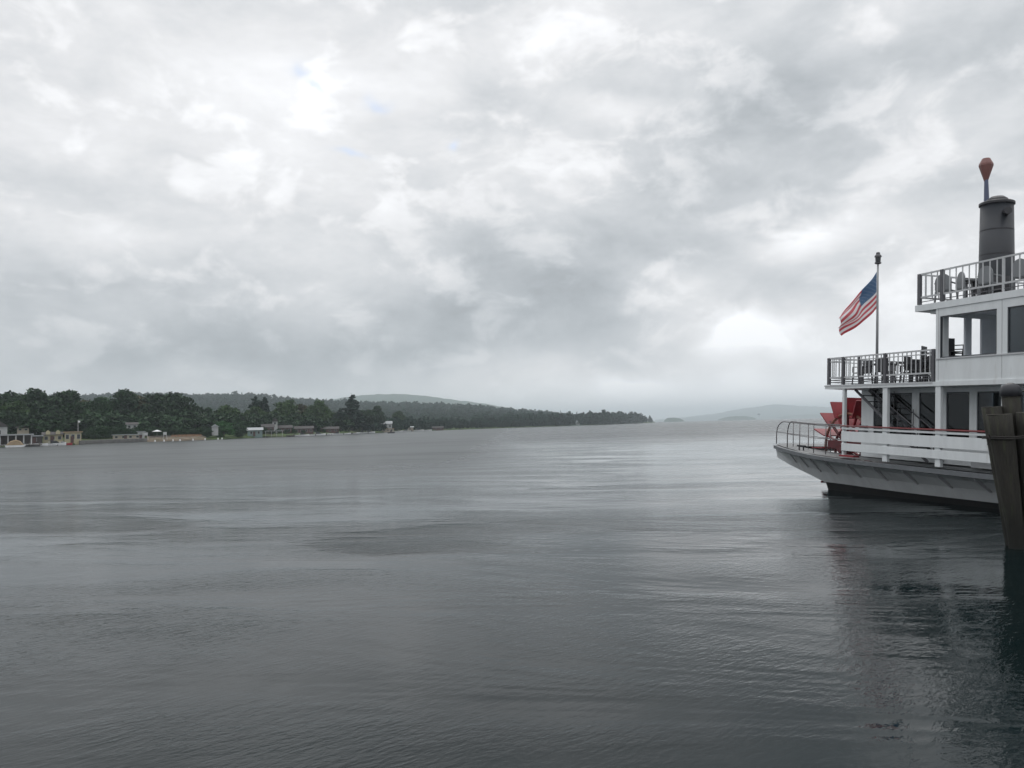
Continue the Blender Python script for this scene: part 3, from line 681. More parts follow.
for k, (x, ang, pr, lb, s_) in enumerate([(302, 0, mb1, 'long white cabin boat first in the row right of the covered dock', 1.1), (309, 180, mb2, 'open white boat touching the long white cabin boat', 1.0), (318, 8, mb1, 'white cabin boat second in the row under the brown house', 1.2),
        (329, 90, mb2, 'end-on white boat in the middle of the moored row', 1.0), (337, 175, mb1, 'white cabin boat just left of the tallest pine', 1.0), (345, 5, mb2, 'open white boat below the tallest pine', 1.1), (355, 0, mb2, 'low white boat right below the foot of the tallest pine', .95),
        (362, 180, mb1, 'white cabin boat near the right end of the moored row', 1.1), (369, 3, mb1, 'last white cabin boat before the long beige boathouse', 1.2), (398, 10, mb2, 'small white boat right of the long beige boathouse', 1.1),
        (406, 175, mb1, 'white cabin boat in front of the small beige boathouse', 1.2), (418, 0, mb1, 'white cabin boat beyond the village beside the dark boathouse', 1.4), (427, 0, mb2, 'distant open white boat by the dark boathouse', 1.3)]):
    place_boat(pr, x, 6.5+(k%3)*1.5, ang, lb, scl=s_*.95)
# tarpaulin-covered boat on the pavilion dock
e = tag(empty('covered_boat', tuple(spot(15, shore(15)-12)), face_cam(15)), 'boat under a tan canvas cover moored in front of the white pavilion', 'boat')
MB().prism([(-2.2, .55), (2.2, .55), (1.3, 1.7), (.2, 2.1), (-1.2, 1.7)], 1, -.9, .9).build('canvas_cover', 'canvas', e, bevel=.15)
MB().prism([(-2.4, .55), (2.7, .55), (1.9, -.3), (-2.2, -.3)], 1, -1, 1).build('hull', 'gelcoat', e)
def dock(x0, x1, off, label):
    a = spot(x0, shore(x0)-off); b = spot(x1, shore(x1)-off); e = tag(empty('wooden_dock', tuple(a)), label, 'dock'); d = b-a
    MB().beam((0, 0, .55), (d.x, d.y, .55), 2.2, .22).build('planking', 'wood', e)
    for k in range(7):
        q = d*k/6; MB().tube([(q.x, q.y-1.2, -1.5), (q.x, q.y-1.2, 1.1)], .14, 6).build('piling', 'wood', e)
dock(-20, 42, 10, 'long pale dock running in front of the white pavilion')
dock(288, 372, 3.5, 'long low dock behind the row of moored white boats')
# dark boat out on the water
p = spot(391, 425)
e = tag(empty('fishing_boat', (p.x, p.y, 0), R(20)), 'small dark boat alone on open water in front of the white lakeside house', 'boat')
MB().prism([(-1.9, .55), (1.9, .75), (2.2, .95), (1.5, -.15), (-1.8, -.15)], 1, -.75, .75).build('hull', 'cap', e, bevel=.1)
MB().prism([(-.5, .7), (.6, .8), (.3, 1.7), (-.3, 1.75)], 1, -.55, .55).build('cabin', 'funneltrim', e, bevel=.08)
# parasail far away over the lake
d = 1500; e = tag(empty('parasail', (bearing(759)*d, d, hgt(759, 415.2, d))), 'tiny dark parasail hanging in the haze above the distant lake', 'parasail')
b = MB(); n = 12
vs = []
for sgn in (1, .93):
    for i_ in range(4):
        el = R(90-i_*24)
        for k in range(n): vs.append((5*sgn*math.cos(el)*math.cos(6.283*k/n), 5*sgn*math.cos(el)*math.sin(6.283*k/n), 5.2+3.2*sgn*math.sin(el)-3))
fs = [(i_*n+k, i_*n+(k+1) % n, (i_+1)*n+(k+1) % n, (i_+1)*n+k) for i_ in range(3) for k in range(n)]
fs += [tuple(q+4*n for q in f[::-1]) for f in fs]; b.add(vs, fs); b.build('canopy', 'navy', e)
b = MB()
for k in range(6): b.tube([(4.5*math.cos(k*1.047), 4.5*math.sin(k*1.047), 3), (0, 0, -4)], .06, 4)
b.build('lines', 'cap', e); MB().box((-.4, -.3, -5.3), (.4, .3, -4)).build('harness', 'cap', e); e.scale = (.65, .65, .5)

# ------------------------------------------------------------------ paddle steamer
YAW, HEEL, TRIM = R(14.88), R(2.475), R(1.869)
s0 = Vector((math.sin(YAW), -math.cos(YAW), 0)); t0 = Vector((math.cos(YAW), math.sin(YAW), 0)); z0v = Vector((0, 0, 1))
z1 = z0v*math.cos(HEEL)+t0*math.sin(HEEL); T = t0*math.cos(HEEL)-z0v*math.sin(HEEL)
S = s0*math.cos(TRIM)-z1*math.sin(TRIM); Z = z1*math.cos(TRIM)+s0*math.sin(TRIM)
ORG = Vector((11.714, 28, 1.4))
SM = Matrix(((S.x, T.x, Z.x, ORG.x), (S.y, T.y, Z.y, ORG.y), (S.z, T.z, Z.z, ORG.z), (0, 0, 0, 1)))
BB = (4.0, 3.5, -1.4); B = 7.1; L1 = 17.0
ship = empty('paddle_steamer', (0, 0, 0)); ship.matrix_world = SM @ Matrix.Translation(BB)
tag(ship, 'white three-deck paddle steamer with red stern wheel and dark funnel', 'steamboat')
def P_(mb, name, m_, par=None, **kw): return mb.build(name, m_, par or ship, base=BB, **kw)

ST = [(-6.25, 1.9, .06, 1.95, -.30), (-6.12, 1.45, .055, 1.6, -.38), (-6.0, 1.25, .05, 1.38, -.42), (-4.95, .85, 0, 1.28, -.66), (-3.88, .55, -.05, 1.2, -.86), (-2.85, .3, -.09, 1.14, -1.06), (-2.4, .21, -.11, 1.1, -1.14), (-1.85, .12, -.13, 1.06, -1.12),
      (-.74, 0, -.15, 1.0, -1.10), (0, 0, -.16, 1.0, -1.10), (2, 0, -.165, 1, -1.08), (4, 0, -.17, 1, -1.03), (6, 0, -.17, 1, -.98), (9, 0, -.17, 1, -.95), (13, .3, -.17, 1.2, -.95), (L1, 1.4, -.17, 1.9, -.95)]
def side(name, m_, rows, thick=.06):
    """closed shell skinned over both sides from per-station (t,z) rows"""
    for sgn in (0, 1):
        b = MB(); n = len(rows(ST[0])); vs = []
        for s_ in ST:
            for t, z in rows(s_): vs.append((s_[0], t if not sgn else B-t, z))
        fs = [(i_*n+j, (i_+1)*n+j, (i_+1)*n+j+1, i_*n+j+1) for i_ in range(len(ST)-1) for j in range(n-1)]
        b.add(vs, fs)
        o = P_(b, name, m_, smooth=True); md = o.modifiers.new('thick', 'SOLIDIFY'); md.thickness = thick
        md.offset = 0
hb = MB(); n = 10
def hull_ring(s_):
    s, t, z, tcn, zc = s_
    a = [(t+.05, z-.06), (t+(tcn-t)*.38, z+(zc-z)*.26), (t+(tcn-t)*.72, z+(zc-z)*.58), (tcn, zc)]
    return a+[(B-q, r_) for q, r_ in a[::-1]]
vs = []
for s_ in ST: vs += [(s_[0], t, z) for t, z in hull_ring(s_)]
n = 8; fs = [(i_*n+j, (i_+1)*n+j, (i_+1)*n+(j+1) % n, i_*n+(j+1) % n) for i_ in range(len(ST)-1) for j in range(n)]
fs += [tuple(range(n)), tuple((len(ST)-1)*n+k for k in range(n))]
hb.add(vs, fs); P_(hb, 'hull', 'hullwhite')
# bottom below the painted line
bb = MB(); vs = []
bs = [(-2.42, 1.16, -1.13, .25), (-2.3, 1.12, -1.145, .6), (-1.85, 1.09, -1.125, 1.0), (-.74, 1.03, -1.105, 1.3), (2, 1.03, -1.085, 1.4), (6, 1.03, -.985, 1.4), (13, 1.25, -.955, 1.4), (L1, 2.0, -.955, 1.3)]
for s, t, z, dp in bs: vs += [(s, t, z), (s, t+.10, z-dp*.6), (s+(.5 if s < -2 else 0), t+.5, z-dp), (s+(.5 if s < -2 else 0), B-t-.5, z-dp), (s, B-t-.1, z-dp*.6), (s, B-t, z)]
fs = [(i_*6+j, (i_+1)*6+j, (i_+1)*6+(j+1) % 6, i_*6+(j+1) % 6) for i_ in range(len(bs)-1) for j in range(6)]+[tuple(range(6)), tuple((len(bs)-1)*6+k for k in range(6))]
bb.add(vs, fs); P_(bb, 'hull_bottom', 'black')
# rubbing strake round the deck edge
for sgn in (0, 1):
    b = MB(); vs = []
    for s, t, z, _, _ in ST:
        tt = [t-.07, t+.10, t+.10, t-.07]; zz = [z-.07, z-.09, z+.075, z+.06]
        vs += [(s, (q if not sgn else B-q), r_) for q, r_ in zip(tt, zz)]
    fs = [(i_*4+j, (i_+1)*4+j, (i_+1)*4+(j+1) % 4, i_*4+(j+1) % 4) for i_ in range(len(ST)-1) for j in range(4)]+[(0, 1, 2, 3), tuple((len(ST)-1)*4+k for k in range(4))]
    b.add(vs, fs); P_(b, 'rubbing_strake', 'rub')
b = MB(); b.box((-6.33, 1.85, -.02), (-6.2, B-1.85, .13)); P_(b, 'rubbing_strake', 'rub')
# deck with the wheel well left open
dk = MB(); vs = []; fs = []
for s, t, z, _, _ in ST: vs += [(s, t+.08, z+.10), (s, B-t-.08, z+.10), (s, max(1.5, t+.1), z+.13), (s, B-max(1.5, t+.1), z+.13)]
for i_ in range(len(ST)-1):
    a, c = i_*4, (i_+1)*4
    fs += [(a, c, c+2, a+2), (a+1, a+3, c+3, c+1)]
    if not (ST[i_][0] >= -4.96 and ST[i_+1][0] <= .01): fs.append((a+2, c+2, c+3, a+3))
dk.add(vs, fs); P_(dk, 'main_deck', 'deck')
# gussets under the sponson
for k, s in enumerate([-4.2, -3.25, -2.3, -1.25, .1, 1.45, 2.8, 4.2, 5.6, 7.0, 8.4]):
    t = float(np.interp(s, [a[0] for a in ST], [a[1] for a in ST])); z = float(np.interp(s, [a[0] for a in ST], [a[2] for a in ST]))
    tcn = float(np.interp(s, [a[0] for a in ST], [a[3] for a in ST])); zc = float(np.interp(s, [a[0] for a in ST], [a[4] for a in ST]))
    f1 = (t+(tcn-t)*.38, z+(zc-z)*.26); f2 = (t+(tcn-t)*.72, z+(zc-z)*.58)
    g_ = MB(); g_.prism([(t+.12, z-.085), (f1[0]+.02, f1[1]+.02), (f2[0]+.02, f2[1]), (f2[0]-.02, f2[1]-.04), (t+.13, z-.16)], 0, s, s+.05)
    P_(g_, 'gusset', 'gusset')

# decks above
P_(MB().box((-.93, -.03, 2.42), (L1-1, B+.03, 2.555)), 'upper_deck', 'white')
P_(MB().box((-.80, .10, 2.557), (4.25, B-.1, 2.575)), 'deck_covering', 'deck')
P_(MB().box((3.46, -.03, 4.782), (L1-1.5, B+.03, 4.978)), 'top_deck', 'white')
P_(MB().box((3.55, .08, 4.98), (L1-1.6, B-.08, 4.995)), 'deck_covering', 'deck')
P_(MB().box((3.9, .15, 4.68), (4.29, B-.15, 4.78)), 'deck_beam', 'white')
# deck edge trim on the upper deck
P_(MB().box((-.95, -.045, 2.50), (4.2, -.032, 2.557)), 'edge_trim', 'rail')

# columns on the main deck
for sgn in (0, 1):
    for s, w_ in ((0, .11), (2.02, .22), (4.27, .21), (6.61, .21), (8.9, .21), (11.1, .21), (13.3, .21)):
        y = (.0, .12) if not sgn else (B-.12, B)
        P_(MB().box((s, y[0], (-.04 if s else 0)), (s+w_, y[1], 2.418)), 'column', 'white', bevel=.01)
# slatted bulwark
for sgn in (0, 1):
    for z0_, z1_, nm in ((.21, .475, 'bulwark_board'), (.545, .90, 'bulwark_board'), (.965, 1.035, 'bulwark_rail')):
        y = (-.045, -.002) if not sgn else (B+.002, B+.045)
        P_(MB().box((.03, y[0], z0_), (13.2, y[1], z1_)), nm, 'white', bevel=.006)
    y = .03 if not sgn else B-.03
    P_(MB().tube([(.02, y-.09, 1.09), (13.2, y-.09, 1.09)], .028, 8), 'handrail', 'redrail', smooth=True)
# short red step at the end of the bulwark, small lamp, fire box
P_(MB().box((-.12, -.02, .0), (.62, .25, .06)), 'gangway_step', 'red')
lam = P_(MB().box((.32, 0.9, 2.36), (.5, 1.08, 2.418)), 'ceiling_lamp', 'funneltrim')
P_(MB().tube([(.41, .99, 2.16), (.41, .99, 2.358)], [.07, .09], 8), 'lamp_shade', 'funneltrim', lam)
P_(MB().box((-.30, .95, .80), (.0, 1.09, 1.12)), 'locker', 'chairwhite')

# main cabin walls with windows (near side t=1.1, far side mirrored)
def wall_with_windows(s0_, s1_, t_in, t_out, zb, zt, wins, wz0, wz1, m_='white', glass=True, frames=True):
    P_(MB().box((s0_, t_in, zb), (s1_, t_out, wz0)), 'cabin_wall', m_)
    P_(MB().box((s0_, t_in, wz1), (s1_, t_out, zt)), 'cabin_wall', m_)
    cur = s0_
    for a, b in wins+[(s1_, s1_)]:
        if a-cur > .01: P_(MB().box((cur, t_in+.002, wz0+.001), (a, t_out-.002, wz1-.001)), 'cabin_wall', m_)
        cur = b
    for a, b in wins:
        f = MB(); ti, to = sorted((t_in, t_out)); m1 = (ti+to)/2
        for c0, c1 in (((a, wz0), (b, wz0+.035)), ((a, wz1-.035), (b, wz1)), ((a, wz0+.036), (a+.035, wz1-.036)), ((b-.035, wz0+.036), (b, wz1-.036))):
            f.box((c0[0]+.002, m1-.02, c0[1]+.002), (c1[0]-.002, m1+.02, c1[1]-.002))
        fo = P_(f, 'window', 'frame')
        if glass: P_(MB().box((a+.036, m1-.004, wz0+.036), (b-.036, m1+.004, wz1-.036)), 'pane', 'glass', fo)
W1 = [(.26, .93), (1.03, 2.10), (2.41, 3.32), (3.55, 4.45), (4.72, 5.9), (6.2, 7.3), (7.6, 8.8), (9.1, 10.3), (10.6, 11.8)]
wall_with_windows(-.36, 14.5, 1.1, 1.2, .0, 2.417, W1, .75, 2.28)
wall_with_windows(.3, 14.5, B-1.2, B-1.1, .0, 2.417, W1[1:], .95, 2.1)
P_(MB().box((.25, 1.21, .0), (.33, B-1.21, 2.417)), 'aft_bulkhead', 'white')
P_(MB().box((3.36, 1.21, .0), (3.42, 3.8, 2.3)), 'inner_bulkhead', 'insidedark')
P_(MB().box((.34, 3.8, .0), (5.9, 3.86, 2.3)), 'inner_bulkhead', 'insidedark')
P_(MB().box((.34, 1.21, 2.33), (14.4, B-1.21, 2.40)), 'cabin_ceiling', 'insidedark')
P_(MB().box((14.5, 1.1, 0), (14.6, B-1.1, 2.417)), 'fore_bulkhead', 'white')
P_(MB().box((.30, 1.21, .76), (.90, 1.24, 2.27)), 'window_shutter', 'curtain')
# companion stair in the side passage
st = MB(); a = Vector((.15, .42, 2.40)); b = Vector((3.55, .42, .05)); c = Vector((.15, 1.0, 2.40)); d_ = Vector((3.55, 1.0, .05))
P_(MB().beam(a, b, .035, .09), 'stair_stringer', 'railpost'); P_(MB().beam(c, d_, .035, .09), 'stair_stringer', 'railpost')
stp = MB()
for k in range(1, 11):
    q = a+(b-a)*k/11; stp.box((q.x-.11, .445, q.z-.015), (q.x+.11, .975, q.z+.015))
P_(stp, 'stair_treads', 'funneltrim')
for y in (.40, 1.02):
    h = MB().tube([(.95, y, 2.40), (3.3, y, .95)], .022, 6)
    for k in range(3):
        q = a+(b-a)*(.36+k*.26); h.tube([(q.x, y, q.z), (q.x, y, q.z+.78)], .015, 6)
    P_(h, 'stair_handrail', 'railpost')
# benches and hatch behind the bulwark
P_(MB().box((5.0, .62, .0), (6.2, 1.0, .42)), 'deck_locker', 'rail')

for s_ in (4.38, 6.62, 8.98, 11.3): P_(MB().box((s_, -.006, 2.58), (s_+.02, -.0005, 4.77)), 'wall_seam', 'rail')
P_(MB().box((4.3, -.03, 3.225), (13.5, -.0015, 3.262)), 'window_ledge', 'rail')
# second-deck cabin
W2 = [(4.44, 6.46), (6.80, 8.85), (9.15, 11.2), (11.5, 13.4)]
def upper_wall(t_in, t_out, near):
    P_(MB().box((4.28, t_in, 2.557), (14.5, t_out, 3.268)), 'cabin_wall', 'white')
    P_(MB().box((4.28, t_in, 4.54), (14.5, t_out, 4.78)), 'cabin_wall', 'white')
    cur = 4.28
    for a, b in W2+[(14.5, 14.5)]:
        P_(MB().box((cur, t_in+.001, 3.269), (a, t_out-.001, 4.539)), 'cabin_wall', 'white'); cur = b
    for k, (a, b) in enumerate(W2):
        m1 = (t_in+t_out)/2; f = MB()
        for c0, c1 in (((a, 3.27), (b, 3.30)), ((a, 4.508), (b, 4.538)), ((a, 3.301), (a+.03, 4.507)), ((b-.03, 3.301), (b, 4.507))):
            f.box((c0[0]+.001, m1-.03, c0[1]), (c1[0]-.001, m1+.03, c1[1]))
        fo = P_(f, 'window', 'frame')
        if k: P_(MB().box((a+.031, m1-.004, 3.302), (b-.031, m1+.004, 4.506)), 'pane', 'glass', fo)
upper_wall(0, .09, True); upper_wall(B-.09, B, False)
# aft wall of that cabin, open bays between posts
P_(MB().box((4.29, .092, 2.557), (4.37, B-.092, 3.27)), 'aft_wall', 'white')
P_(MB().box((4.29, .092, 4.56), (4.37, B-.092, 4.78)), 'aft_wall', 'white')
for a, b, mm in ((.20, .40, 'white'), (1.02, 1.26, 'inside'), (1.64, 3.0, 'inside'), (4.0, 5.4, 'inside'), (5.8, 6.05, 'inside'), (6.7, 6.9, 'white')):
    P_(MB().box((4.30, a, 3.271), (4.365, b, 4.559)), 'aft_wall_panel', mm)
P_(MB().box((4.4, .1, 4.70), (14.4, B-.1, 4.775)), 'cabin_ceiling', 'inside')
P_(MB().box((6.55, .12, 2.56), (6.62, B-.12, 4.69)), 'inner_bulkhead', 'inside')
P_(MB().box((6.63, 2.4, 2.56), (14.4, 2.46, 4.69)), 'inner_bulkhead', 'insidedark')  # dark panel added so the glazed upper windows look dark inside
P_(MB().box((14.5, 0, 2.557), (14.6, B, 4.78)), 'fore_bulkhead', 'white')

# railings
def railing(pts, zbase, ztop, zmid, zlow, gap, name='railing', second=None):
    b = MB()
    for (a0, a1), (b0, b1) in zip(pts, pts[1:]):
        for z in [ztop, zlow]+([second] if second else []):
            b.beam((a0, a1, z), (b0, b1, z), .035, .05 if z != second else .03)
        ln = math.hypot(b0-a0, b1-a1); k = int(ln/gap)
        for j in range(1, k):
            x = a0+(b0-a0)*j/k; y = a1+(b1-a1)*j/k
            b.box((x-.013, y-.013, zlow), (x+.013, y+.013, ztop))
    return P_(b, name, 'rail')
def posts(lst, z0_, z1_, w_=.055):
    for s, t in lst: P_(MB().box((s-w_, t-w_*.8, z0_), (s+w_, t+w_*.8, z1_)), 'railing_post', 'railpost')
zf = 2.576
railing([(4.2, .05), (-.81, .05)], zf, 3.545, 0, 2.83, .19, second=3.42)
railing([(-.81, .05), (-.81, B-.05)], zf, 3.545, 0, 2.83, .21, second=3.42)
railing([(4.2, B-.05), (-.81, B-.05)], zf, 3.545, 0, 2.83, .21, second=3.42)
posts([(-.81, .05), (-.02, .05), (2.08, .05), (4.15, .05), (-.81, 1.4), (-.81, 2.8), (-.81, 4.3), (-.81, 5.7), (-.81, B-.05), (1.3, B-.05), (3, B-.05)], zf, 3.56)
P_(MB().box((.78, .03, zf), (.84, .07, 3.52)), 'railing_post', 'railpost')
# kick rail shadow boards along deck edge
for z in (2.66, 2.74):
    P_(MB().beam((-.8, .06, z), (4.2, .06, z), .02, .022), 'kick_rail', 'railpost')
    P_(MB().beam((-.82, .1, z), (-.82, B-.1, z), .02, .022), 'kick_rail', 'railpost')
zt = 4.996
railing([(L1-2, .04), (3.57, .04)], zt, 5.955, 0, 5.225, .235)
railing([(3.57, .04), (3.57, B-.04)], zt, 5.955, 0, 5.225, .235)
railing([(L1-2, B-.04), (3.57, B-.04)], zt, 5.955, 0, 5.225, .235)
posts([(3.57, .04), (4.48, .04), (3.57, 1.8), (3.57, 3.5), (3.57, 5.3), (3.57, B-.04), (6, B-.04), (9, B-.04)], zt, 5.97)
P_(MB().box((6.6, .02, zt), (6.66, .06, 5.97)), 'railing_post', 'rail'); P_(MB().box((9.1, .02, zt), (9.16, .06, 5.97)), 'railing_post', 'rail')
P_(MB().beam((3.57, .05, 5.08), (L1-2, .05, 5.08), .02, .022), 'kick_rail', 'railpost')

# stern rails: two hooped ends
def hoop(pts_low, h, name):
    """rail along pts; the last point ends in a quarter-round down to the deck"""
    b = MB(); pts = [Vector(p) for p in pts_low]; up_ = Vector((0, 0, 1))
    top = [p+up_*h for p in pts]; d = (pts[-1]-pts[-2]).normalized(); r_ = .55
    end = [top[-1]-d*r_+d*r_*math.sin(a_)+up_*(-r_+r_*math.cos(a_)) for a_ in [R(x) for x in range(0, 91, 15)]]
    b.tube(top[:-1]+end+[pts[-1]], .022, 6)
    b.tube([p+up_*h*.52 for p in pts], .015, 6)
    for p in pts[:-1]: b.tube([p, p+up_*h], .018, 6)
    return P_(b, name, 'stern_rail', smooth=True)
hoop([(-.05, .14, .0), (-1.1, .16, .0), (-1.95, .26, .0), (-3.2, .52, .03), (-4.55, .88, .07)], 1.12, 'stern_railing')
hoop([(-1.6, 1.42, .02), (-2.5, 1.42, .03), (-3.9, 1.42, .08), (-4.9, 1.40, .12), (-6.05, 1.36, .17)], 1.0, 'stern_railing')
hoop([(-.05, B-.14, .0), (-1.95, B-.26, .0), (-3.2, B-.52, .03), (-4.55, B-.88, .07)], 1.12, 'stern_railing')
cl = MB(); s = -3.55; t = .75
for ds in (0, .28): cl.tube([(s+ds, t, .03), (s+ds, t, .20)], .03, 6); cl.beam((s+ds-.12, t, .21), (s+ds+.13, t, .21), .05, .05)
P_(cl, 'mooring_cleat', 'cap')

# paddle wheel
WC, WZ, WR = -1.9, .2, 2.0
hub = MB().tube([(WC, 1.35, WZ), (WC, 5.75, WZ)], .16, 12)
pw = P_(hub, 'paddle_wheel', 'darkred')
for k in range(16):
    a_ = R(22.5*k+2); d = Vector((-math.sin(a_), 0, math.cos(a_))); c = Vector((WC, 0, WZ)); b = MB()
    nrm = Vector((math.cos(a_), 0, math.sin(a_)))
    b.beam(c+d*1.62+Vector((0, 1.55, 0)), c+d*1.62+Vector((0, 5.55, 0)), .70, .045, upv=nrm)
    P_(b, 'paddle', 'red', pw)
for y in (1.75, 3.55, 5.35):
    for rad, mm in ((1.34, 'tan'), (.75, 'darkred')):
        b = MB(); pts = [(WC+math.cos(6.2832*k/40)*rad, y, WZ+math.sin(6.2832*k/40)*rad) for k in range(41)]
        b.tube(pts, .055, 6, cap=False); P_(b, 'wheel_rim', mm, pw)
    for k in range(16):
        a_ = R(22.5*k+2); d = Vector((-math.sin(a_), 0, math.cos(a_))); c = Vector((WC, y, WZ))
        P_(MB().beam(c+d*.1, c+d*1.5, .06, .10, upv=(0, 1, 0)), 'spoke', 'red' if k % 2 else 'darkred', pw)
# bearing beams of the wheel
P_(MB().beam((-2.6, 1.42, .35), (.2, 1.42, .35), .12, .28), 'wheel_beam', 'darkred'); P_(MB().beam((-2.6, B-1.42, .35), (.2, B-1.42, .35), .12, .28), 'wheel_beam', 'darkred')
P_(MB().box((-.42, 1.32, .1), (-.28, 1.46, .95)), 'wheel_bracket', 'darkred')

# funnel
def lathe(prof, cx, cy, n=36):
    b = MB(); vs = []
    for r_, z in prof: vs += [(cx+r_*math.cos(6.28318*k/n), cy+r_*math.sin(6.28318*k/n), z) for k in range(n)]
    fs = [(i_*n+k, i_*n+(k+1) % n, (i_+1)*n+(k+1) % n, (i_+1)*n+k) for i_ in range(len(prof)-1) for k in range(n)]
    fs += [tuple(range(n)), tuple((len(prof)-1)*n+k for k in range(n))]
    b.add(vs, fs); return b
FX, FY = 3.60, 3.0
def lean(o, k=-.028):
    pass
fb = P_(lathe([(.56, 4.99), (.54, 5.2), (.51, 6.2), (.475, 8.40)], FX, FY), 'funnel', 'funnel', smooth=False)
for p_ in fb.data.polygons: p_.use_smooth = len(p_.vertices) == 4
P_(lathe([(.485, 8.401), (.515, 8.43), (.515, 8.50), (.48, 8.52)], FX, FY), 'funnel_cap', 'funneltrim', fb)
P_(lathe([(.33, 8.521), (.30, 8.62), (.20, 8.70), (.08, 8.73)], FX+.02, FY, 20), 'funnel_vent', 'funneltrim', fb)
P_(lathe([(.565, 4.997), (.60, 5.0), (.60, 5.35), (.555, 5.38)], FX, FY), 'funnel_collar', 'funneltrim', fb)
P_(MB().tube([(FX+.40, FY-.1, 8.1), (FX+.62, FY-.2, 8.1)], [.11, .12], 10), 'steam_whistle', 'funneltrim', fb)
for zz in (5.95, 6.75, 7.55): P_(lathe([(.53-(zz-5)*.016, zz), (.532-(zz-5)*.016, zz+.05)], FX, FY), 'funnel_band', 'funneltrim', fb)
lx, ly = FX-.30, FY-.1
P_(MB().tube([(lx, ly, 8.45), (lx-.02, ly, 9.35)], [.085, .06], 8), 'lamp_stem', 'stackblue', fb)
P_(lathe([(.055, 9.30), (.11, 9.48), (.215, 9.82), (.21, 9.88), (.12, 10.06), (.05, 10.07)], lx-.03, ly, 8), 'diamond_lamp', 'stackred', fb)

# flagpole with lantern top
FS, FT = -.72, 2.05
fp = P_(MB().tube([(FS, FT, 2.57), (FS, FT, 5), (FS, FT, 7.18)], [.055, .045, .03], 10), 'flagpole', 'pole', smooth=True)
P_(lathe([(.05, 7.181), (.11, 7.2), (.12, 7.25)], FS, FT, 8), 'lantern_base', 'railpost', fp)
P_(lathe([(.09, 7.251), (.10, 7.45)], FS, FT, 8), 'lantern_glass', 'glassdark', fp)
P_(lathe([(.13, 7.452), (.12, 7.50), (.07, 7.56), (.07, 7.62), (.03, 7.64)], FS, FT, 8), 'lantern_cap', 'railpost', fp)

# small things seen on the upper deck
# the flag
HT, HB_, FTp, FBt = (2.0, 6.90), (2.0, 5.50), (.33, 5.14), (.55, 4.45)
def flag_pt(u, v):
    a = Vector(HT).lerp(Vector(FTp), u); b = Vector(HB_).lerp(Vector(FBt), u); q = a.lerp(b, v)
    bulge = math.sin(math.pi*u)*v*v*-.10
    sag = math.sin(u*math.pi)*.05*(1-v)
    wav = .13*math.sin(u*7+v*5.5)*u**.6 + .05*math.sin(v*14+u*3)*u
    tt = q.x+.05*math.sin(v*11+u*2)*u+.03*math.sin(u*12); zz = q.y+bulge+.045*math.sin(v*13+1+u*4)*u-sag
    return Vector((FS+wav, tt, zz))
NU, NV = 60, 39
for face in (0,):
    b = MB(); vs = [flag_pt(i_/NU, j/NV) for i_ in range(NU+1) for j in range(NV+1)]; b.v = [tuple(v) for v in vs]
    for i_ in range(NU):
        for j in range(NV):
            b.f.append((i_*(NV+1)+j, (i_+1)*(NV+1)+j, (i_+1)*(NV+1)+j+1, i_*(NV+1)+j+1))
            st_ = j//3; can = (i_ < NU*.40 and j < 21)
            b.mi.append(2 if can else (0 if st_ % 2 == 0 else 1))
    me = bpy.data.meshes.new('flag'); me.from_pydata([tuple(Vector(v)-Vector((FS, FT, 4.4))) for v in b.v], [], b.f)
    for q in ('flagred', 'flagwhite', 'flagblue'): me.materials.append(M[q])
    me.polygons.foreach_set('material_index', b.mi); me.shade_smooth()
    flag = bpy.data.objects.new('flag', me); col.objects.link(flag); flag.matrix_world = SM @ Matrix.Translation((FS, FT, 4.4))
    md = flag.modifiers.new('cloth', 'SOLIDIFY'); md.thickness = .003
tag(flag, 'red and white striped flag with blue star canton flying from the stern flagpole', 'flag')
b = MB()
for row in range(9):
    for k in range(6 if row % 2 == 0 else 5):
        u = .40*(k*2+1+(row % 2))/12; v = (7/13)*(row+1)/10
        c = flag_pt(u, v); du = (flag_pt(u+.01, v)-c)/.01; dv = (flag_pt(u, v+.01)-c)/.01; nn = du.cross(dv).normalized()
        for sg in (1, -1):
            ring = []
            for q in range(10):
                a_ = math.pi*q/5; rr_ = .019 if q % 2 == 0 else .008
                ring.append(c+nn*sg*.004+du.normalized()*math.sin(a_)*rr_-dv.normalized()*math.cos(a_)*rr_)
            b.add([p-Vector((FS, FT, 4.4)) for p in ring], [tuple(range(10))])
me = bpy.data.meshes.new('stars'); me.from_pydata(b.v, [], b.f); me.materials.append(M['flagwhite']); o = bpy.data.objects.new('stars', me); col.objects.link(o); o.parent = flag

# chairs and tables on the open decks
def plastic_chair(m_, rounded=True):
    e = empty('deck_chair', (0, 0, 0))
    MB().box((-.23, -.22, .41), (.23, .23, .44)).build('seat', m_, e, bevel=.008)
    pr = [(-.24, .44)]+[(-.24*math.cos(a_), .70+.24*math.sin(a_)) for a_ in [R(x) for x in range(0, 181, 20)]]+[(.24, .44)] if rounded else [(-.23, .44), (-.23, .88), (.23, .88), (.23, .44)]
    MB().prism(pr, 1, .21, .24).build('backrest', m_, e)
    for sx in (-.22, .22):
        for sy in (-.20, .21): MB().beam((sx*1.1, sy*1.15, 0), (sx, sy, .41), .045, .045).build('leg', m_, e)
        MB().beam((sx*1.12, -.2, .64), (sx*1.12, .22, .66), .05, .03).build('armrest', m_, e)
        MB().beam((sx*1.1, -.2, .44), (sx*1.1, -.2, .64), .035, .035).build('armrest_post', m_, e)
    return e
def deck_table(m_):
    e = empty('deck_table', (0, 0, 0))
    b = MB(); b.tube([(0, 0, .70), (0, 0, .74)], .45, 20); b.build('tabletop', m_, e)
    MB().tube([(0, 0, .04), (0, 0, .70)], .04, 8).build('pedestal', m_, e)
    MB().tube([(0, 0, 0), (0, 0, .04)], .25, 12).build('base', m_, e)
    return e
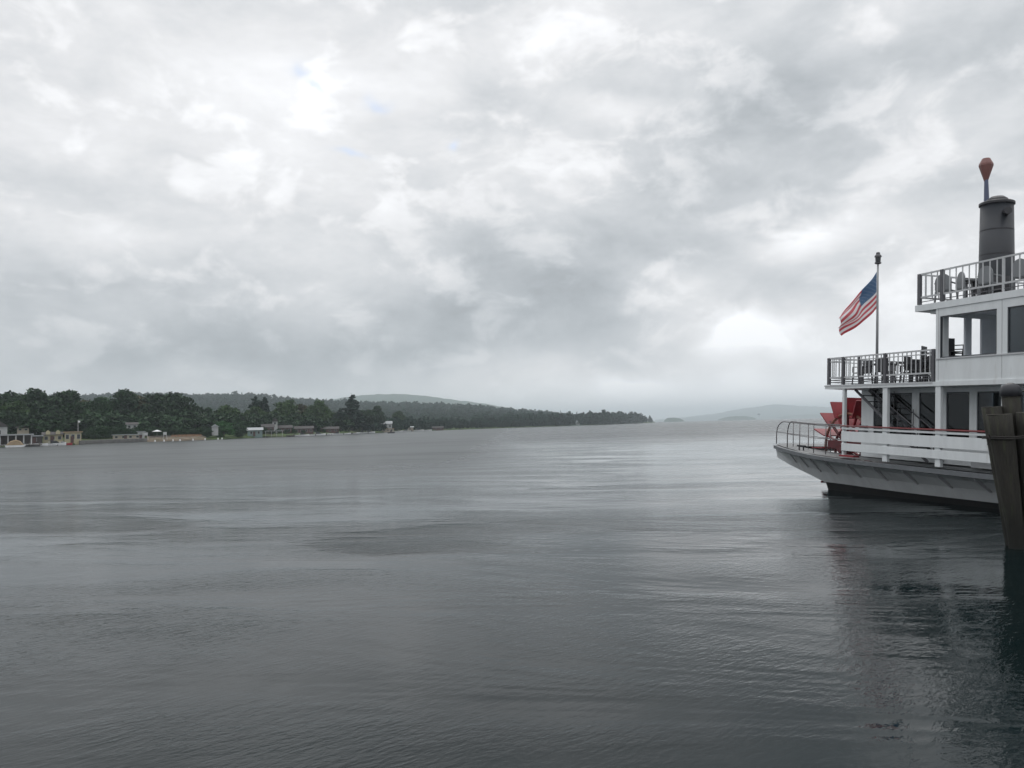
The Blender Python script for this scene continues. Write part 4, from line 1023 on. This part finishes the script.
cw = plastic_chair('chairwhite'); cdk = plastic_chair('chairdark', False); tb = deck_table('chairdark')
used = set()
def put(proto, s, t, z, rz, label, group, cat='chair'):
    o = proto if proto.name not in used else copy_tree(proto); used.add(proto.name)
    o.matrix_world = SM @ Matrix.Translation((s, t, z)) @ Matrix.Rotation(R(rz), 4, 'Z'); tag(o, label, cat, group)
zt2 = 5.0; zu = 2.58
for s, t, rz in ((3.95, .7, 200), (4.6, .9, 160), (5.5, .8, 185), (6.7, .75, 180), (7.2, 1.6, 170)):
    idx = ['aftmost white plastic chair at the top deck rail', 'white round-backed chair behind the second top deck rail post', 'white round-backed chair left beside the dark funnel', 'white round-backed chair right of the funnel at the picture edge', 'white chair further inboard beyond the funnel'][[3.95, 4.6, 5.5, 6.7, 7.2].index(s)]
    put(cw, s, t, zt2, rz, idx, 'white chairs on the top deck')
for s, t, rz, lb in ((4.1, 2.0, 90, 'dark chair on the top deck behind the aftmost white chair'), (4.7, 1.9, 20, 'dark chair beside the dark table on the top deck')):
    put(cdk, s, t, zt2, rz, lb, 'dark chairs on the top deck')
put(tb, 4.35, 1.35, zt2, 0, 'dark round table on the top deck between the chairs', 'deck tables', 'table')
kk = 0
for s in (.1, 1.25, 2.5, 3.4):
    for t in (.75, 1.7, 3.2, 5.0):
        if s == .1 and t == 1.7: continue
        put(cdk, s+.12*math.sin(kk*2.1), t, zu, (kk*67) % 360, 'dark chair among the crowded seating on the aft upper deck', 'dark chairs on the aft upper deck'); kk += 1
for s, t in ((.7, 1.2), (1.9, 1.2), (3.0, 2.4), (.9, 4.0)):
    put(tb, s, t, zu, 0, 'dark round table among the seating on the aft upper deck', 'round tables on the aft upper deck', 'table')

for k in range(5): put(cdk, 3.85+k*.02, .95, zu+k*.13, 80, ['bottom', 'second', 'middle', 'fourth', 'topmost'][k]+' dark chair of the stack seen through the open upper cabin bay', 'stacked dark chairs by the upper cabin')
for k in range(3): put(cdk, 3.5+k*.02, .55, zu+k*.13, 120, ['lowest', 'middle', 'top'][k]+' dark chair of the shorter stack aft of the upper cabin corner', 'stacked dark chairs by the upper cabin')

# ------------------------------------------------------------------ mooring piles in front of the ship
def pile_geo(bx, top_shift, ztop, r1, r2, seed):
    r_ = random.Random(seed); b = MB(); pts = []; rs = []; n = 16
    N = 14
    for k in range(N+1):
        t = k/N; z = -3+(ztop+3)*t; q = (z)/ztop
        pts.append((bx[0]+top_shift[0]*max(0, q), bx[1]+top_shift[1]*max(0, q), z)); rs.append(r2+(r1-r2)*max(0, min(1, q))+r_.uniform(-.006, .006))
    b.tube(pts, rs, n); b.v = [(v[0]+r_.uniform(-.007, .007), v[1]+r_.uniform(-.007, .007), v[2]) for v in b.v]; return b
Q = Vector((10.32, 16.3, 0))
PL = [((.05, .0), (-.23, 0), 2.77, .245, .15, 'wide split grey-brown mooring pile leaning left at the front of the cluster', None),
      ((.22, .36), (-.30, .05), 2.93, .20, .16, 'slightly taller pile at the back left of the mooring cluster', None),
      ((.29, .30), (.0, 0), 3.14, .185, .16, 'tallest pile of the mooring cluster with a black cap', 'cap'),
      ((.37, -.06), (.03, 0), 2.80, .235, .17, 'green-streaked pile at the right edge of the mooring cluster', None)]
for k, (bx, sh, zt_, r1, r2, lb, cap) in enumerate(PL):
    e = tag(empty('mooring_pile', (Q.x+bx[0], Q.y+bx[1], 0)), lb, 'piling', 'mooring piles beside the steamer')
    pile_geo((0, 0), sh, zt_, r1, r2, k+3).build('timber', 'pile', e, smooth=True)
    tx, ty = sh
    MB().tube([(tx, ty, zt_+.002), (tx, ty, zt_+.012)], r1*.93, 14).build('sawn_top', 'piletop', e)
    if cap:
        b = MB(); b.tube([(tx, ty, zt_+.013), (tx, ty, zt_+.16), (tx, ty, zt_+.25), (tx, ty, zt_+.30)], [r1*1.12, r1*1.10, r1*.8, r1*.25], 14); b.build('pile_cap', 'cap', e, smooth=True)
b = MB(); zz = 2.28
ring = [(-.40, .0), (-.34, -.17), (-.14, -.27), (.2, -.31), (.42, -.32), (.62, -.2), (.67, .0), (.60, .3), (.4, .52), (.1, .60), (-.2, .58), (-.36, .3)]
for k_ in (0, .035): b.tube([(x, y, zz+k_+.012*math.sin(x*9)) for x, y in ring+ring[:1]], .017, 6)
b.tube([(-.38, -.02, zz+.02), (-.47, -.05, zz+.10), (-.43, -.08, zz-.05), (-.47, -.02, zz-.12)], .010, 5)
o = b.build('wire_rope', 'rope', None, smooth=True); o.location = Q; tag(o, 'wire rope wound round the tops of the mooring piles', 'rope')

# ------------------------------------------------------------------ haze
hm = bpy.data.materials.new('haze_air'); hm.use_nodes = True; q = NT(hm.node_tree)
pv = q.n('ShaderNodeVolumePrincipled'); pv.inputs['Density'].default_value = .00018; pv.inputs['Color'].default_value = (.86, .95, 1.0, 1); pv.inputs['Anisotropy'].default_value = .55
oo = q.n('ShaderNodeOutputMaterial'); q.l(pv.outputs[0], oo.inputs['Volume']); M['haze'] = hm
hz = MB().box((-16500, -400, -6), (16500, 16500, 245)).build('haze', 'haze'); tag(hz, 'pale damp air over the lake', 'haze', kind='stuff')
sc.cycles.volume_bounces = 1
